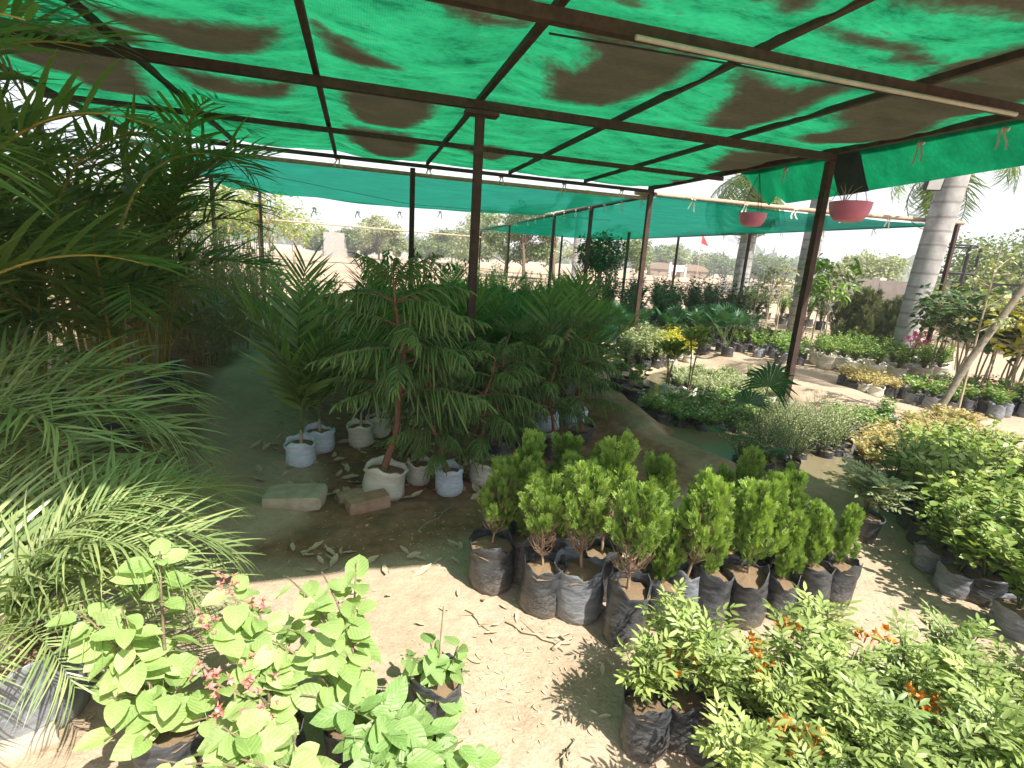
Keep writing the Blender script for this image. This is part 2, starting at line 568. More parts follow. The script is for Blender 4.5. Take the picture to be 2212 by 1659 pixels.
def mat_water():
    mt, nt, p = new_mat('muddy_water')
    p.inputs['Base Color'].default_value = (0.20, 0.165, 0.10, 1)
    p.inputs['Roughness'].default_value = 0.06
    p.inputs['Specular IOR Level'].default_value = 0.6
    bump(nt, p, noise_n(nt, 7, 3), 0.05, 0.01)
    return mt


def mat_net(name, a, b, trans, through, dirt=False):
    mt, nt, p = new_mat(name)
    geo = nd(nt, 'ShaderNodeNewGeometry')
    pos = geo.outputs['Position']
    mp = nd(nt, 'ShaderNodeMapping')
    mp.inputs['Scale'].default_value = (1.0, 2.0, 1.0)
    nt.links.new(pos, mp.inputs['Vector'])
    n1 = noise_n(nt, 2.6, 3, 0.6, vec=mp.outputs[0])
    n2 = noise_n(nt, 20, 3, 0.7, vec=mp.outputs[0])
    nn = math_n(nt, 'ADD', math_n(nt, 'MULTIPLY', n1, 0.6), math_n(nt, 'MULTIPLY', n2, 0.4))
    c = ramp(nt, nn, [(0.30, a), (0.46, tuple(0.62 * q for q in b)), (0.64, b)])
    wv = nd(nt, 'ShaderNodeTexWave', wave_type='BANDS', bands_direction='X')
    wv.inputs['Scale'].default_value = 22
    wv.inputs['Distortion'].default_value = 1.5
    nt.links.new(pos, wv.inputs['Vector'])
    c = mixc(nt, math_n(nt, 'MULTIPLY', wv.outputs['Fac'], 0.14), c, tuple(q * 0.35 for q in a))
    diff = nd(nt, 'ShaderNodeBsdfDiffuse')
    tr = nd(nt, 'ShaderNodeBsdfTranslucent')
    mx = nd(nt, 'ShaderNodeMixShader')
    mx.inputs[0].default_value = trans
    if dirt:
        sdv = nd(nt, 'ShaderNodeAttribute', attribute_name='tint').outputs['Fac']
        n3 = noise_n(nt, 11, 3, 0.75, vec=pos)
        k = math_n(nt, 'ADD', sdv, math_n(nt, 'MULTIPLY', math_n(nt, 'SUBTRACT', n3, 0.5), 0.22))
        df = ramp(nt, k, [(0.45, 1.0), (0.505, 0.75), (0.575, 0.0)])
        speck = ramp(nt, noise_n(nt, 5.2, 4, 0.75, vec=mp.outputs[0]), [(0.58, 0.0), (0.68, 0.6)])
        df = math_n(nt, 'MAXIMUM', df, speck)
        dc = ramp(nt, n2, [(0.3, (0.10, 0.09, 0.062)), (0.7, (0.19, 0.17, 0.12))])
        nt.links.new(mixc(nt, df, (0.015, 0.13, 0.06), dc), diff.inputs[0])
        nt.links.new(mixc(nt, df, c, mixc(nt, n1, (0.008, 0.009, 0.005), (0.030, 0.026, 0.015))), tr.inputs[0])
    else:
        nt.links.new(mixc(nt, 0.6, c, (0.0, 0.05, 0.04)), diff.inputs[0])
        nt.links.new(c, tr.inputs[0])
    nt.links.new(diff.outputs[0], mx.inputs[1])
    nt.links.new(tr.outputs[0], mx.inputs[2])
    out = mx.outputs[0]
    if through:
        tp = nd(nt, 'ShaderNodeBsdfTransparent')
        tp.inputs[0].default_value = (0.10, 0.50, 0.36, 1)
        m2 = nd(nt, 'ShaderNodeMixShader')
        m2.inputs[0].default_value = through
        nt.links.new(out, m2.inputs[1])
        nt.links.new(tp.outputs[0], m2.inputs[2])
        out = m2.outputs[0]
    nt.links.new(out, nt.nodes['Material Output'].inputs[0])
    return mt


M['water'] = mat_water()
M['sheet'] = mat_net('green_sheet', (0.0015, 0.03, 0.012), (0.014, 0.225, 0.092), 0.8, 0.0, True)
M['flap'] = mat_net('green_flap', (0.001, 0.06, 0.023), (0.004, 0.15, 0.058), 0.75, 0.0)
M['darkcloth'] = mat_noise('dark_cloth', (0.01, 0.03, 0.03), (0.02, 0.05, 0.045), 10, 0.9, 0.2, 0.003)
M['net'] = mat_net('teal_net', (0.001, 0.10, 0.055), (0.003, 0.165, 0.098), 0.65, 0.26)


# ------------------------------------------------------------------ objects
def link(name, data, parent=None, loc=(0, 0, 0), rot=(0, 0, 0), sc=1.0):
    o = bpy.data.objects.new(name, data)
    COL.objects.link(o)
    o.location = [float(q) for q in loc]
    o.rotation_euler = rot
    o.scale = (sc, sc, sc) if isinstance(sc, (int, float)) else sc
    if parent is not None:
        o.parent = parent
    if name.startswith(('flowers', 'flower_cluster')):
        o['kind'] = 'stuff'
    return o


def tag(o, label, cat, group=None):
    o['label'] = label
    o['category'] = cat
    if group:
        o['group'] = group
    return o


def thing(name, label, cat, loc, rz=0.0, group=None):
    return tag(link(name, None, None, loc, (0, 0, rz)), label, cat, group)


def structure(name, me, kind='structure'):
    o = link(name, me)
    o['kind'] = kind
    return o


# ------------------------------------------------------------------ ground
def vnoise(x, y, seed=0):
    x, y = np.asarray(x, float), np.asarray(y, float)
    xi, yi = np.floor(x).astype(np.int64), np.floor(y).astype(np.int64)
    fx, fy = x - xi, y - yi
    fx, fy = fx * fx * (3 - 2 * fx), fy * fy * (3 - 2 * fy)

    def hsh(a, b):
        q = (a * 374761393 + b * 668265263 + seed * 1442695041) & 0xFFFFFFFF
        q = ((q ^ (q >> 13)) * 1274126177) & 0xFFFFFFFF
        return ((q ^ (q >> 16)) & 0xFFFF) / 65535.0
    return (hsh(xi, yi) * (1 - fx) * (1 - fy) + hsh(xi + 1, yi) * fx * (1 - fy) + hsh(xi, yi + 1) * (1 - fx) * fy + hsh(xi + 1, yi + 1) * fx * fy) - 0.5


POOL = GP([(1350, 815), (1372, 880), (1440, 932), (1560, 990), (1680, 1042), (1790, 1052), (1900, 1012), (1870, 978), (1960, 950), (1900, 905), (1720, 855), (1560, 800), (1450, 790)])
BASIN = [(-1.0, 3.12), (-0.45, 3.12), (0.2, 3.06), (0.9, 3.0), (1.6, 3.3), (2.1, 3.9), (2.3, 4.4), (1.9, 6.5), (1.0, 8.0), (-0.6, 8.0), (-0.5, 5.5), (-0.75, 4.2)]
BANK = GP([(1250, 830), (1310, 862), (1360, 890), (1405, 915)])
BANK2 = GP([(1395, 945), (1480, 980), (1570, 1015), (1680, 1062), (1800, 1085)])
WALK = GP([(1500, 750), (1560, 768), (1650, 800), (1760, 840), (1900, 882), (2050, 925), (2230, 968)])
WALK2 = GP([(1720, 710), (1900, 742), (2060, 775), (2230, 800)])
LANE = GP([(650, 705), (640, 740), (560, 800), (540, 850), (560, 900), (560, 1000), (520, 1100)])


def ground_z(x, y):
    x, y = np.asarray(x, float), np.asarray(y, float)
    z = 0.016 * vnoise(x * 2.3, y * 2.3, 1) + 0.010 * vnoise(x * 6, y * 6, 2) + 0.006 * vnoise(x * 15, y * 15, 3)
    z = z + 0.03 * vnoise(x * 0.7, y * 0.7, 4) + 0.012 * np.clip(vnoise(x * 3.7, y * 3.7, 6), -0.5, 0.05)
    wob = 0.08 * vnoise(x * 3, y * 3, 5)
    z = z - 0.05 * sstep(0.10, -0.06, sdist(x, y, BASIN) + wob)
    z = z - 0.12 * sstep(0.14, -0.10, sdist(x, y, POOL) + wob)
    z = z + 0.11 * sstep(0.36, 0.08, segdist(x, y, BANK) + wob)
    z = z + 0.05 * sstep(0.30, 0.12, segdist(x, y, BANK2) + wob)
    z = z + 0.07 * sstep(0.55, 0.25, segdist(x, y, WALK) + wob)
    z = z + 0.06 * sstep(0.9, 0.4, segdist(x, y, WALK2) + wob)
    z = z + 0.03 * sstep(0.5, 0.2, segdist(x, y, LANE) + wob)
    return z


def gz(x, y):
    return float(ground_z(np.array([x]), np.array([y]))[0])


def axis(lo, hi, step, far_lo, far_hi):
    a = list(np.arange(lo, hi + 1e-6, step))
    s, q = step, hi
    while q < far_hi:
        s *= 1.13
        q += s
        a.append(q)
    s, q = step, lo
    while q > far_lo:
        s *= 1.13
        q -= s
        a.insert(0, q)
    return np.array(a)


xs = axis(-2.5, 7.0, 0.04, -900, 900)
ys = axis(0.4, 6.5, 0.04, -60, 1200)
GX, GY = np.meshgrid(xs, ys)
GZ = ground_z(GX, GY)
far = sstep(15, 30, np.hypot(GX, GY))
GZ = GZ * (1 - far) - 0.05 * far
wet_shade_v = 1.0 * sstep(0.12, -0.1, sdist(GX, GY, BASIN) + 0.15 * vnoise(GX * 2, GY * 2, 9))
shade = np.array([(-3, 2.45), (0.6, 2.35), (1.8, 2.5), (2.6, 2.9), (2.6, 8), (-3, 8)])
wet_shade_v = np.maximum(wet_shade_v, 0.78 * sstep(0.1, -0.2, sdist(GX, GY, shade) + 0.3 * vnoise(GX * 1.5, GY * 1.5, 10)))  # shade under the sheet painted into the soil colour, over some real damp
wet_shade_v = np.maximum(wet_shade_v, 0.75 * sstep(0.1, -0.05, sdist(GX, GY, POOL)))
wet_shade_v = np.maximum(wet_shade_v, 0.6 * sstep(0.4, 0.1, segdist(GX, GY, BANK)))
wet_shade_v = np.maximum(wet_shade_v, 0.5 * sstep(0.35, 0.1, segdist(GX, GY, BANK2)))
wet_shade_v = np.maximum(wet_shade_v, 0.55 * sstep(1.2, 0.2, segdist(GX, GY, [(-2.2, 3.0), (-2.4, 6.5)])))
wet_shade_v = wet_shade_v * (1 - 0.95 * sstep(0.55, 0.25, segdist(GX, GY, LANE)))
wet_shade_v = wet_shade_v * (1 - 0.9 * sstep(0.6, 0.3, segdist(GX, GY, WALK)))
for (px, py, r_, k_) in ((1235, 1480, .16, .55), (1120, 1560, .12, .4), (900, 1290, .2, .35), (1330, 1430, .14, .6), (1010, 1420, .10, .4), (1960, 1260, .3, .5), (150, 1600, .2, .35)):
    c_ = G(px, py)
    wet_shade_v = np.maximum(wet_shade_v, 0.6 * k_ * sstep(r_, 0.0, np.hypot(GX - c_[0], GY - c_[1]) + 0.12 * vnoise(GX * 8, GY * 8, 12)))
nx, ny = len(xs), len(ys)
ii = (np.arange(ny - 1)[:, None] * nx + np.arange(nx - 1)[None]).ravel()
gm = MB().add(np.stack([GX.ravel(), GY.ravel(), GZ.ravel()], -1), np.stack([ii, ii + 1, ii + nx + 1, ii + nx], -1), wet_shade_v.ravel())
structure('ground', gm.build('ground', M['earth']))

pool_pts = np.array(POOL)
c0 = pool_pts.mean(0)
pp = c0 + (pool_pts - c0) * 1.08
wm = MB()
n = len(pp)
wm.add(np.vstack([np.c_[pp, np.full(n, -0.052)], [[c0[0], c0[1], -0.052]]]), [(k, (k + 1) % n, n, n) for k in range(n)])
structure('water', wm.build('water', M['water'], False))

fm = MB()
for (x0, x1, y0, y1, z) in ((-60, 40, 24, 46, 0.0), (-90, 60, 52, 90, 0.01)):
    fm.add([(x0, y0, z), (x1, y0, z), (x1, y1, z), (x0, y1, z)], [(0, 1, 2, 3)])
structure('field', fm.build('field', M['field'], False))

# ------------------------------------------------------------------ the shade house
H = 2.63
RX = [-2.66, -1.47, -0.28, 0.92, 2.10, 3.28, 4.38]
BY = [1.03, 2.70, 4.39, 6.07, 7.73]


def square_post(mb, x, y, z0, z1, w=0.066):
    return mb.bar((x, y, z0), (x, y, z1), w, w)


frame = thing('shade_house', 'rusty steel frame of posts and crossed beams carrying the patched green sheet', 'frame', (0, 0, 0))
for i, y in enumerate(BY):
    w = 0.058 if i in (1, 2) else 0.042
    link('beam', MB().bar((RX[0] - 0.05, y, H), (RX[-1] + 0.05, y, H), w, w * 1.1).build('beam', M['rust'], False), frame)
for i, x in enumerate(RX):
    w = 0.055 if i == len(RX) - 1 else 0.04
    link('rafter', MB().bar((x, 0.62, H + 0.05), (x, 7.78, H + 0.05), w, w).build('rafter', M['rust'], False), frame)
for (x, y) in ((0.92, 4.39), (4.38, 4.39), (0.72, 7.73), (4.38, 7.73), (-2.66, 7.73), (-2.66, 4.39), (-2.66, 1.03), (4.38, 1.03)):
    link('post', square_post(MB(), x, y, -0.1, H - 0.04).build('post', M['rust'], False), frame)
bk = MB()
bk.box((0.80, 4.33, H - 0.075), (1.06, 4.45, H - 0.045))
link('bracket', bk.build('bracket', M['rust'], False), frame)

# the sheet laid over the beams, with dirt lying in its sags
DIRT = [
    [(190, 37), (300, 52), (420, 72), (585, 86), (594, 100), (560, 128), (470, 138), (400, 128), (330, 100), (250, 68)],
    [(-150, 60), (0, 68), (100, 75), (215, 80), (300, 95), (300, 128), (215, 112), (100, 100), (-150, 80)],
    [(-60, 95), (100, 105), (270, 130), (290, 160), (320, 210), (330, 224), (220, 212), (160, 170), (60, 140)],
    [(370, 162), (470, 176), (560, 190), (640, 197), (620, 212), (540, 208), (440, 195)],
    [(745, 203), (945, 225), (925, 260), (870, 285), (790, 278), (748, 245)],
    [(745, 288), (880, 305), (905, 320), (885, 344), (820, 337), (760, 312)],
    [(690, 92), (760, 120), (855, 162), (780, 160), (710, 135)],
    [(925, 10), (1000, 25), (1075, 65), (1150, 75), (1130, 88), (1060, 82), (1000, 60), (945, 25)],
    [(1260, 95), (1330, 103), (1440, 128), (1520, 135), (1450, 180), (1360, 212), (1300, 230), (1190, 212), (1190, 155), (1240, 162), (1280, 140)],
    [(1600, 168), (1660, 193), (1720, 205), (1800, 195), (1848, 205), (1740, 240), (1660, 272), (1600, 299), (1520, 287), (1540, 250), (1580, 220)],
    [(1600, -60), (1640, 5), (1705, 42), (1750, 22), (1830, -5), (1850, -60)],
    [(1770, 80), (1850, 90), (1950, 108), (1992, 140), (2018, 172), (1930, 160), (1935, 130), (1850, 108)],
    [(1800, 262), (1900, 227), (2000, 197), (2260, 200), (2260, 235), (2050, 275), (1950, 312), (1850, 322), (1740, 318), (1720, 310), (1800, 292), (1835, 280)],
    [(2060, 168), (2260, 118), (2260, 215), (2010, 192)],
    [(1520, 367), (1580, 335), (1650, 335), (1740, 345), (1640, 372), (1560, 384)],
    [(1920, 10), (2100, -20), (2260, -30), (2260, 45), (2100, 22)],
    [(1240, 0), (1290, 28), (1375, 44), (1330, 5)],
    [(1450, 392), (1500, 400), (1460, 410)],
    [(1000, 330), (1060, 328), (1110, 340), (1060, 352)],
]
sx = np.arange(-2.80, 4.50, 0.03)
sy = np.arange(0.60, 7.86, 0.03)
SX, SY = np.meshgrid(sx, sy)
fr = np.ones_like(SX) * 1e3
for poly in DIRT:
    fr = np.minimum(fr, sdist(SX, SY, [tuple(G(p[0], p[1], H)[:2]) for p in poly]))
cellx = np.abs(np.sin(np.pi * (SX - RX[3]) / 1.185))
celly = np.abs(np.sin(np.pi * (SY - BY[2]) / 1.67))
SZ = H + 0.085 - 0.075 * cellx ** 0.8 * celly ** 0.7
SZ = SZ + 0.05 * vnoise(SX * 1.3, SY * 2.2, 21) * celly + 0.018 * vnoise(SX * 3, SY * 9, 22)
SZ = SZ - 0.10 * np.exp(-((SX + SY * 0.35 - 3.0) / 0.35) ** 2) * celly * 0.5
cre = np.abs(np.sin(SX * 2.1 + SY * 1.3 + 1.5 * vnoise(SX * 0.8, SY * 0.8, 24)))
SZ = SZ + 0.03 * (1 - cre) ** 3 * celly + 0.010 * vnoise(SX * 7, SY * 7, 25)
SZ = np.maximum(SZ, H + 0.0)
tint = np.clip(0.5 + fr, 0, 1)
nx, ny = len(sx), len(sy)
ii = (np.arange(ny - 1)[:, None] * nx + np.arange(nx - 1)[None]).ravel()
sh = MB().add(np.stack([SX.ravel(), SY.ravel(), SZ.ravel()], -1), np.stack([ii, ii + 1, ii + nx + 1, ii + nx], -1), tint.ravel())
sheet = thing('shade_sheet', 'bright green translucent sheet with brown dirt patches stretched over the rusty frame', 'shade sheet', (0, 0, 0))
link('sheet', sh.build('sheet', M['sheet']), sheet)


def cloth_patch(A, B, nu, nv, seed, amp=0.03, cut=None):
    """sheet between two edge lines A and B (lists of 3D points)"""
    A, B = np.array(A, float), np.array(B, float)
    u = np.linspace(0, 1, nu) if cut is None else np.linspace(cut[0], cut[1], nu)

    def samp(P):
        L = np.r_[0, np.cumsum(np.linalg.norm(np.diff(P, axis=0), axis=1))]
        L /= L[-1]
        return np.stack([np.interp(u, L, P[:, k]) for k in range(3)], -1)
    a, b = samp(A), samp(B)
    v = np.linspace(0, 1, nv)[:, None, None]
    P = a[None] * (1 - v) + b[None] * v
    nzz = vnoise(P[..., 0] * 2.2 + P[..., 1] * 0.7, P[..., 1] * 2.2 + P[..., 2] * 5, seed)
    P[..., 2] += amp * nzz * 2 * np.sin(np.pi * v[..., 0])
    P[..., 0] += amp * nzz - (0 if cut is None else 0.008)
    P[..., 2] -= 0 if cut is None else 0.006
    i = (np.arange(nv - 1)[:, None] * nu + np.arange(nu - 1)[None]).ravel()
    return MB().add(P.reshape(-1, 3), np.stack([i, i + 1, i + nu + 1, i + nu], -1))


flap_top = [(4.42, 5.75, 2.66), (4.42, 4.2, 2.66), (4.42, 2.45, 2.66)]
flap_low = [(4.62, 5.72, 2.52), (4.78, 5.58, 2.30), (4.72, 5.42, 2.40), (4.74, 5.25, 2.30), (4.78, 4.45, 2.34), (4.78, 3.0, 2.41), (4.74, 2.5, 2.46)]
fl = link('flap', cloth_patch(flap_top, flap_low, 120, 12, 31, 0.03).build('flap', M['flap']), sheet)
fa, fb = 0.395, 0.495
link('dark_patch', cloth_patch(flap_top, flap_low, 120, 12, 31, 0.03, (fa, fb)).build('dark_patch', M['darkcloth']), sheet)


def tie_mesh(seed, ln):
    q = np.random.default_rng(seed)
    mb = MB()
    for k in range(2):
        s = -1 if k else 1
        L = ln * q.uniform(0.6, 1.1)
        pts = np.array([(s * 0.012 + s * 0.03 * t + 0.01 * math.sin(5 * t + seed), 0.005 * math.sin(4 * t), -L * t) for t in np.linspace(0, 1, 6)])
        w = 0.010
        V = np.vstack([pts + [w, 0.004, 0], pts - [w, -0.004, 0]])
        mb.add(V, [(i, i + 1, i + 7, i + 6) for i in range(5)])
    mb.tube([(-0.03, 0, 0.0), (0, 0.012, 0.012), (0.03, 0, 0.0)], 0.014, 5)
    return mb.build('tie', M['cloth_tie'])


TIES = [tie_mesh(s, 0.13) for s in range(4)]
for k, (x, y) in enumerate([(-2.35, 7.76), (-1.25, 7.76), (-0.25, 7.76), (0.95, 7.76), (1.98, 7.76), (2.95, 7.76), (3.9, 7.76)]):
    link('tie', TIES[k % 4], sheet, (x, y, H - 0.03), (0, 0, 0.2))
for k, (y, z) in enumerate([(2.95, H - 0.03), (3.55, H - 0.02), (5.0, H - 0.03)]):
    link('tie', tie_mesh(20 + k, 0.16), sheet, (4.42, y, z), (0, 0, 1.4))

tag(link('white_pipe', MB().tube([(1.30, 2.615, H - 0.055), (2.6, 2.62, H - 0.062), (3.98, 2.615, H - 0.055)], 0.013, 10).build('white_pipe', M['pipe'])),
    'long pale pipe strapped under the front beam of the green sheet', 'pipe')
tag(link('cable', MB().tube([(0.95, 2.9, H + 0.0), (2.0, 2.84, H - 0.0), (3.0, 2.82, H + 0.0), (3.9, 2.78, H + 0.0)], 0.006, 5).build('cable', M['iron'])),
    'thin dark cable running under the sheet beside the pale pipe', 'cable')

# the two nets further back, each with poles of its own
def net_mesh(x0, x1, y0, y1, sag, seed, edge):
    u = np.linspace(0, 1, 60)
    v = np.linspace(0, 1, 60)
    U, V = np.meshgrid(u, v)
    X, Y = x0 + (x1 - x0) * U, y0 + (y1 - y0) * V
    Z = H - 0.05 - sag * np.sin(np.pi * U) * (0.2 + 0.8 * np.sin(np.pi * V)) + 0.05 * vnoise(X * 1.2, Y * 1.2, seed) - edge * V
    Y = Y - 0.10 * np.abs(np.sin(np.pi * U * 6)) * (V > 0.99)
    i = (np.arange(59)[:, None] * 60 + np.arange(59)[None]).ravel()
    return MB().add(np.stack([X, Y, Z], -1).reshape(-1, 3), np.stack([i, i + 1, i + 61, i + 60], -1))


netA = thing('shade_net', 'teal shade net sagging behind the patched green sheet, on the left', 'shade net', (0, 0, 0))
link('net', net_mesh(-2.75, 4.45, 7.92, 14.0, 0.22, 41, -0.02).build('net', M['net']), netA)
for p, q in (((-2.75, 7.86), (-2.2, 14.1)), ((-2.2, 14.1), (-3.2, 20))):
    z = 2.62 if q[1] < 15 else 2.2
    link('pole', MB().tube([(p[0], p[1], 2.62), (q[0], q[1], z)], 0.03, 6).build('pole', M['bamboo']), netA)
link('pole', MB().tube([(-2.7, 7.86, H - 0.09), (1.0, 7.87, H - 0.10), (4.4, 7.86, H - 0.09)], 0.027, 8).build('pole', M['bamboo']), netA)
link('pole', MB().tube([(-3.2, 20, 2.2), (4.6, 20, 2.15)], 0.03, 6).build('pole', M['bamboo']), netA)
for (x, y, z) in ((-2.2, 14.1, 2.6), (-2.5, 11, 2.6), (-3.2, 20, 2.2)):
    link('post', square_post(MB(), x, y, -0.1, z, 0.06).build('post', M['rust'], False), netA)
for k in range(7):
    link('tie', TIES[k % 4], netA, (-2.0 + k * 1.0, 13.95 - 0.01 * k, H - 0.22 - 0.1 * math.sin(k)), (0, 0, 0.1 * k), 1.4)

netB = thing('shade_net', 'teal shade net on tall thin poles over the right-hand beds', 'shade net', (0, 0, 0))
link('net', net_mesh(4.55, 10.4, 7.7, 21.5, 0.12, 43, 0.10).build('net', M['net']), netB)
link('pole', MB().tube([(4.2, 7.90, H - 0.015), (7.5, 7.65, H - 0.03), (10.62, 7.38, H)], 0.036, 8).build('pole', M['bamboo']), netB)
link('pole', MB().tube([(4.45, 7.7, H - 0.04), (4.6, 12, H - 0.05), (4.75, 21.5, 2.45)], 0.035, 8).build('pole', M['rust']), netB)
link('pole', MB().tube([(10.5, 7.4, H - 0.03), (10.5, 21.5, 2.5)], 0.02, 6).build('pole', M['rust']), netB)
for (x, y, z) in ((10.5, 7.38, 2.6), (4.5, 10.2, 2.58), (4.6, 12.6, 2.55), (4.7, 17, 2.5), (4.75, 21.5, 2.45), (10.5, 12.8, 2.56), (10.5, 16.3, 2.54), (10.5, 21.5, 2.5), (7.4, 14, 2.4), (7.3, 19, 2.4)):
    link('post', square_post(MB(), x, y, -0.1, z, 0.06).build('post', M['rust'], False), netB)
for k in range(10):
    y = 8.1 + k * 0.75
    link('tie', TIES[k % 4], netB, (4.46 + 0.02 * k, y, H - 0.07), (0, 0, 1.5), 1.2)
for k in range(6):
    link('tie', TIES[k % 4], netB, (5.2 + k * 0.95, 7.80 - k * 0.075, H - 0.05), (0, 0, 0.1), 1.5)
for k in range(4):
    link('tie', TIES[k % 4], netB, (10.47, 9 + k * 1.3, H - 0.07), (0, 0, 1.5), 1.1)
for k, (a, b) in enumerate([((-2.9, 9, 2.62), (4.6, 9.5, 2.3)), ((-2.6, 15.5, 2.4), (4.6, 15, 2.4)), ((-2.7, 17, 2.35), (4.6, 17.5, 2.3)), ((-3, 18.5, 2.3), (4.7, 19, 2.3))]):
    tag(link('wire', MB().tube([a, ((a[0] + b[0]) / 2, (a[1] + b[1]) / 2, min(a[2], b[2]) - 0.06), b], 0.004, 4).build('wire', M['wire'])),
        'thin support wire strung across the open sky between the rear poles', 'wire', 'support wires behind the nets')

# leaning pole at the right and the hanging bowls
b0 = G(2000, 922)
t0 = G(2262, 520, 1.95) if False else np.array([b0[0] + 0.72, b0[1] - 0.30, 2.1])
tag(link('leaning_pole', MB().tube([(b0[0], b0[1], -0.1), (b0[0] + 0.22, b0[1] - 0.10, 0.75), (b0[0] + 0.5, b0[1] - 0.2, 1.45), tuple(t0)], [0.036, 0.034, 0.031, 0.026], 10).build('leaning_pole', M['greypole'])),
    'weathered grey wooden pole leaning over the low plants at the right', 'pole')


def bowl_mesh(r):
    prof = [(0.0, -0.92), (0.42, -0.92), (0.66, -0.84), (0.86, -0.58), (0.96, -0.25), (0.985, 0.0), (1.0, 0.04), (0.96, 0.05), (0.93, 0.02), (0.80, -0.24), (0.0, -0.3)]
    n = 32
    a = np.linspace(0, 2 * np.pi, n, endpoint=False)
    V = np.array([[(p * r * math.cos(t), p * r * math.sin(t), z * r) for t in a] for p, z in prof]).reshape(-1, 3)
    i = np.arange(len(prof) - 1)[:, None] * n
    j = np.arange(n)[None]
    return MB().add(V, np.stack([i + j, i + (j + 1) % n, i + n + (j + 1) % n, i + n + j], -1).reshape(-1, 4)).build('bowl', M['bowl'])


def chain_mesh(a, b, links=16):
    a, b = np.array(a, float), np.array(b, float)
    mb = MB()
    for k in range(links):
        p, q = a + (b - a) * (k + 0.05) / links, a + (b - a) * (k + 0.95) / links
        d = unit(q - p)
        s = unit(np.cross(d, (1, 0.3, 0))) if k % 2 else unit(np.cross(d, (0.3, 1, 0)))
        mid = (p + q) / 2
        w = 0.007
        mb.tube([p, mid + s * w, q], 0.0025, 4, cap=False)
        mb.tube([p, mid - s * w, q], 0.0025, 4, cap=False)
    return mb.build('chain', M['iron'])


for (loc, r, lab, plant) in (((4.42, 5.40, 2.17), 0.155, 'smaller pink hanging bowl nearer the back corner post', False),
                             ((4.42, 4.10, 2.19), 0.18, 'larger pink hanging bowl beside the steel post, with dry stalks in it', True)):
    t = thing('hanging_bowl', lab, 'hanging pot', loc, 0, 'pink bowls hung from the sheet edge')
    link('bowl', bowl_mesh(r), t)
    for k in range(3):
        a = k * 2.094 + 0.5
        link('chain', chain_mesh((r * 0.95 * math.cos(a), r * 0.95 * math.sin(a), 0.0), (0, 0, H - loc[2] - 0.02)), t)
    if plant:
        mb = MB()
        for k in range(12):
            a = rng.uniform(0, 6.28)
            e = np.array([math.cos(a) * 0.13, math.sin(a) * 0.13, rng.uniform(0.08, 0.2)])
            mb.tube([(-0.05, 0.03, -0.02), e * 0.5 + [-0.05, 0.03, 0.03], e + [-0.05, 0.03, 0]], [0.004, 0.003, 0.002], 4)
        link('stalks', mb.build('stalks', M['twig']), t)


# ------------------------------------------------------------------ bags and pots (unit radius, unit height)
def bag_mesh(seed, mat, style='bag'):
    q = np.random.default_rng(seed)
    n = 22
    a = np.linspace(0, 2 * np.pi, n, endpoint=False)
    if style == 'tub':
        prof = [(0.72, 0), (0.80, 0.02), (0.86, 0.35), (0.93, 0.7), (0.98, 0.92), (1.07, 0.93), (1.08, 1.0), (1.0, 1.0), (0.95, 0.86)]
    elif style == 'sack':
        prof = [(0.78, 0), (0.96, 0.05), (1.02, 0.2), (1.0, 0.4), (0.97, 0.6), (0.98, 0.78), (1.05, 0.9), (1.08, 0.97), (1.0, 1.02), (0.92, 0.97), (0.9, 0.84)]
    else:
        prof = [(0.84, 0), (0.96, 0.04), (1.0, 0.12), (1.01, 0.24), (0.985, 0.38), (0.97, 0.52), (0.96, 0.66), (0.965, 0.8), (0.98, 0.92), (1.0, 1.0), (0.96, 0.99), (0.94, 0.84)]
    ph = q.uniform(0, 6.28, 6)
    V = []
    sq = q.uniform(0.02, 0.10)
    for k, (p, z) in enumerate(prof):
        z0 = z
        wr = 0.0 if style == 'tub' else 1.0
        rr = p * (1 + sq * np.cos(2 * a + ph[0]) + wr * (0.035 * np.sin(3 * a + ph[1] + z * 5) + 0.02 * np.sin(9 * a + ph[2] - z * 14) + 0.02 * q.normal(size=n) * (0.3 < z < 0.95 or z < 0.3)))
        rim = max(0, (z - 0.75) / 0.25)
        zz = z0 + wr * rim * (0.075 * np.sin(2 * a + ph[3]) + 0.055 * np.sin(3 * a + ph[4]) + 0.045 * np.sin(7 * a + ph[5]))
        V.append(np.stack([rr * np.cos(a), rr * np.sin(a), np.broadcast_to(zz, a.shape)], -1))
    V = np.array(V)
    i = np.arange(len(prof) - 1)[:, None] * n
    j = np.arange(n)[None]
    mb = MB().add(V.reshape(-1, 3), np.stack([i + j, i + (j + 1) % n, i + n + (j + 1) % n, i + n + j], -1).reshape(-1, 4))
    mb.add(np.vstack([V[0], [[0, 0, 0]]]), [(k, (k + 1) % n, n, n) for k in range(n)])
    return mb.build('bag', mat)


def soil_mesh(seed):
    q = np.random.default_rng(seed)
    n, rings = 18, [0.0, 0.3, 0.6, 0.85, 1.0]
    a = np.linspace(0, 2 * np.pi, n, endpoint=False)
    V = [[0, 0, 0.90]]
    for r in rings[1:]:
        V += [[r * 0.95 * math.cos(t), r * 0.95 * math.sin(t), 0.90 - 0.07 * r * r + q.normal() * 0.018] for t in a]
    F = [(0, 1 + k, 1 + (k + 1) % n, 1 + (k + 1) % n) for k in range(n)]
    for ri in range(len(rings) - 2):
        b = 1 + ri * n
        F += [(b + k, b + n + k, b + n + (k + 1) % n, b + (k + 1) % n) for k in range(n)]
    return MB().add(V, F).build('soil', M['potsoil'])


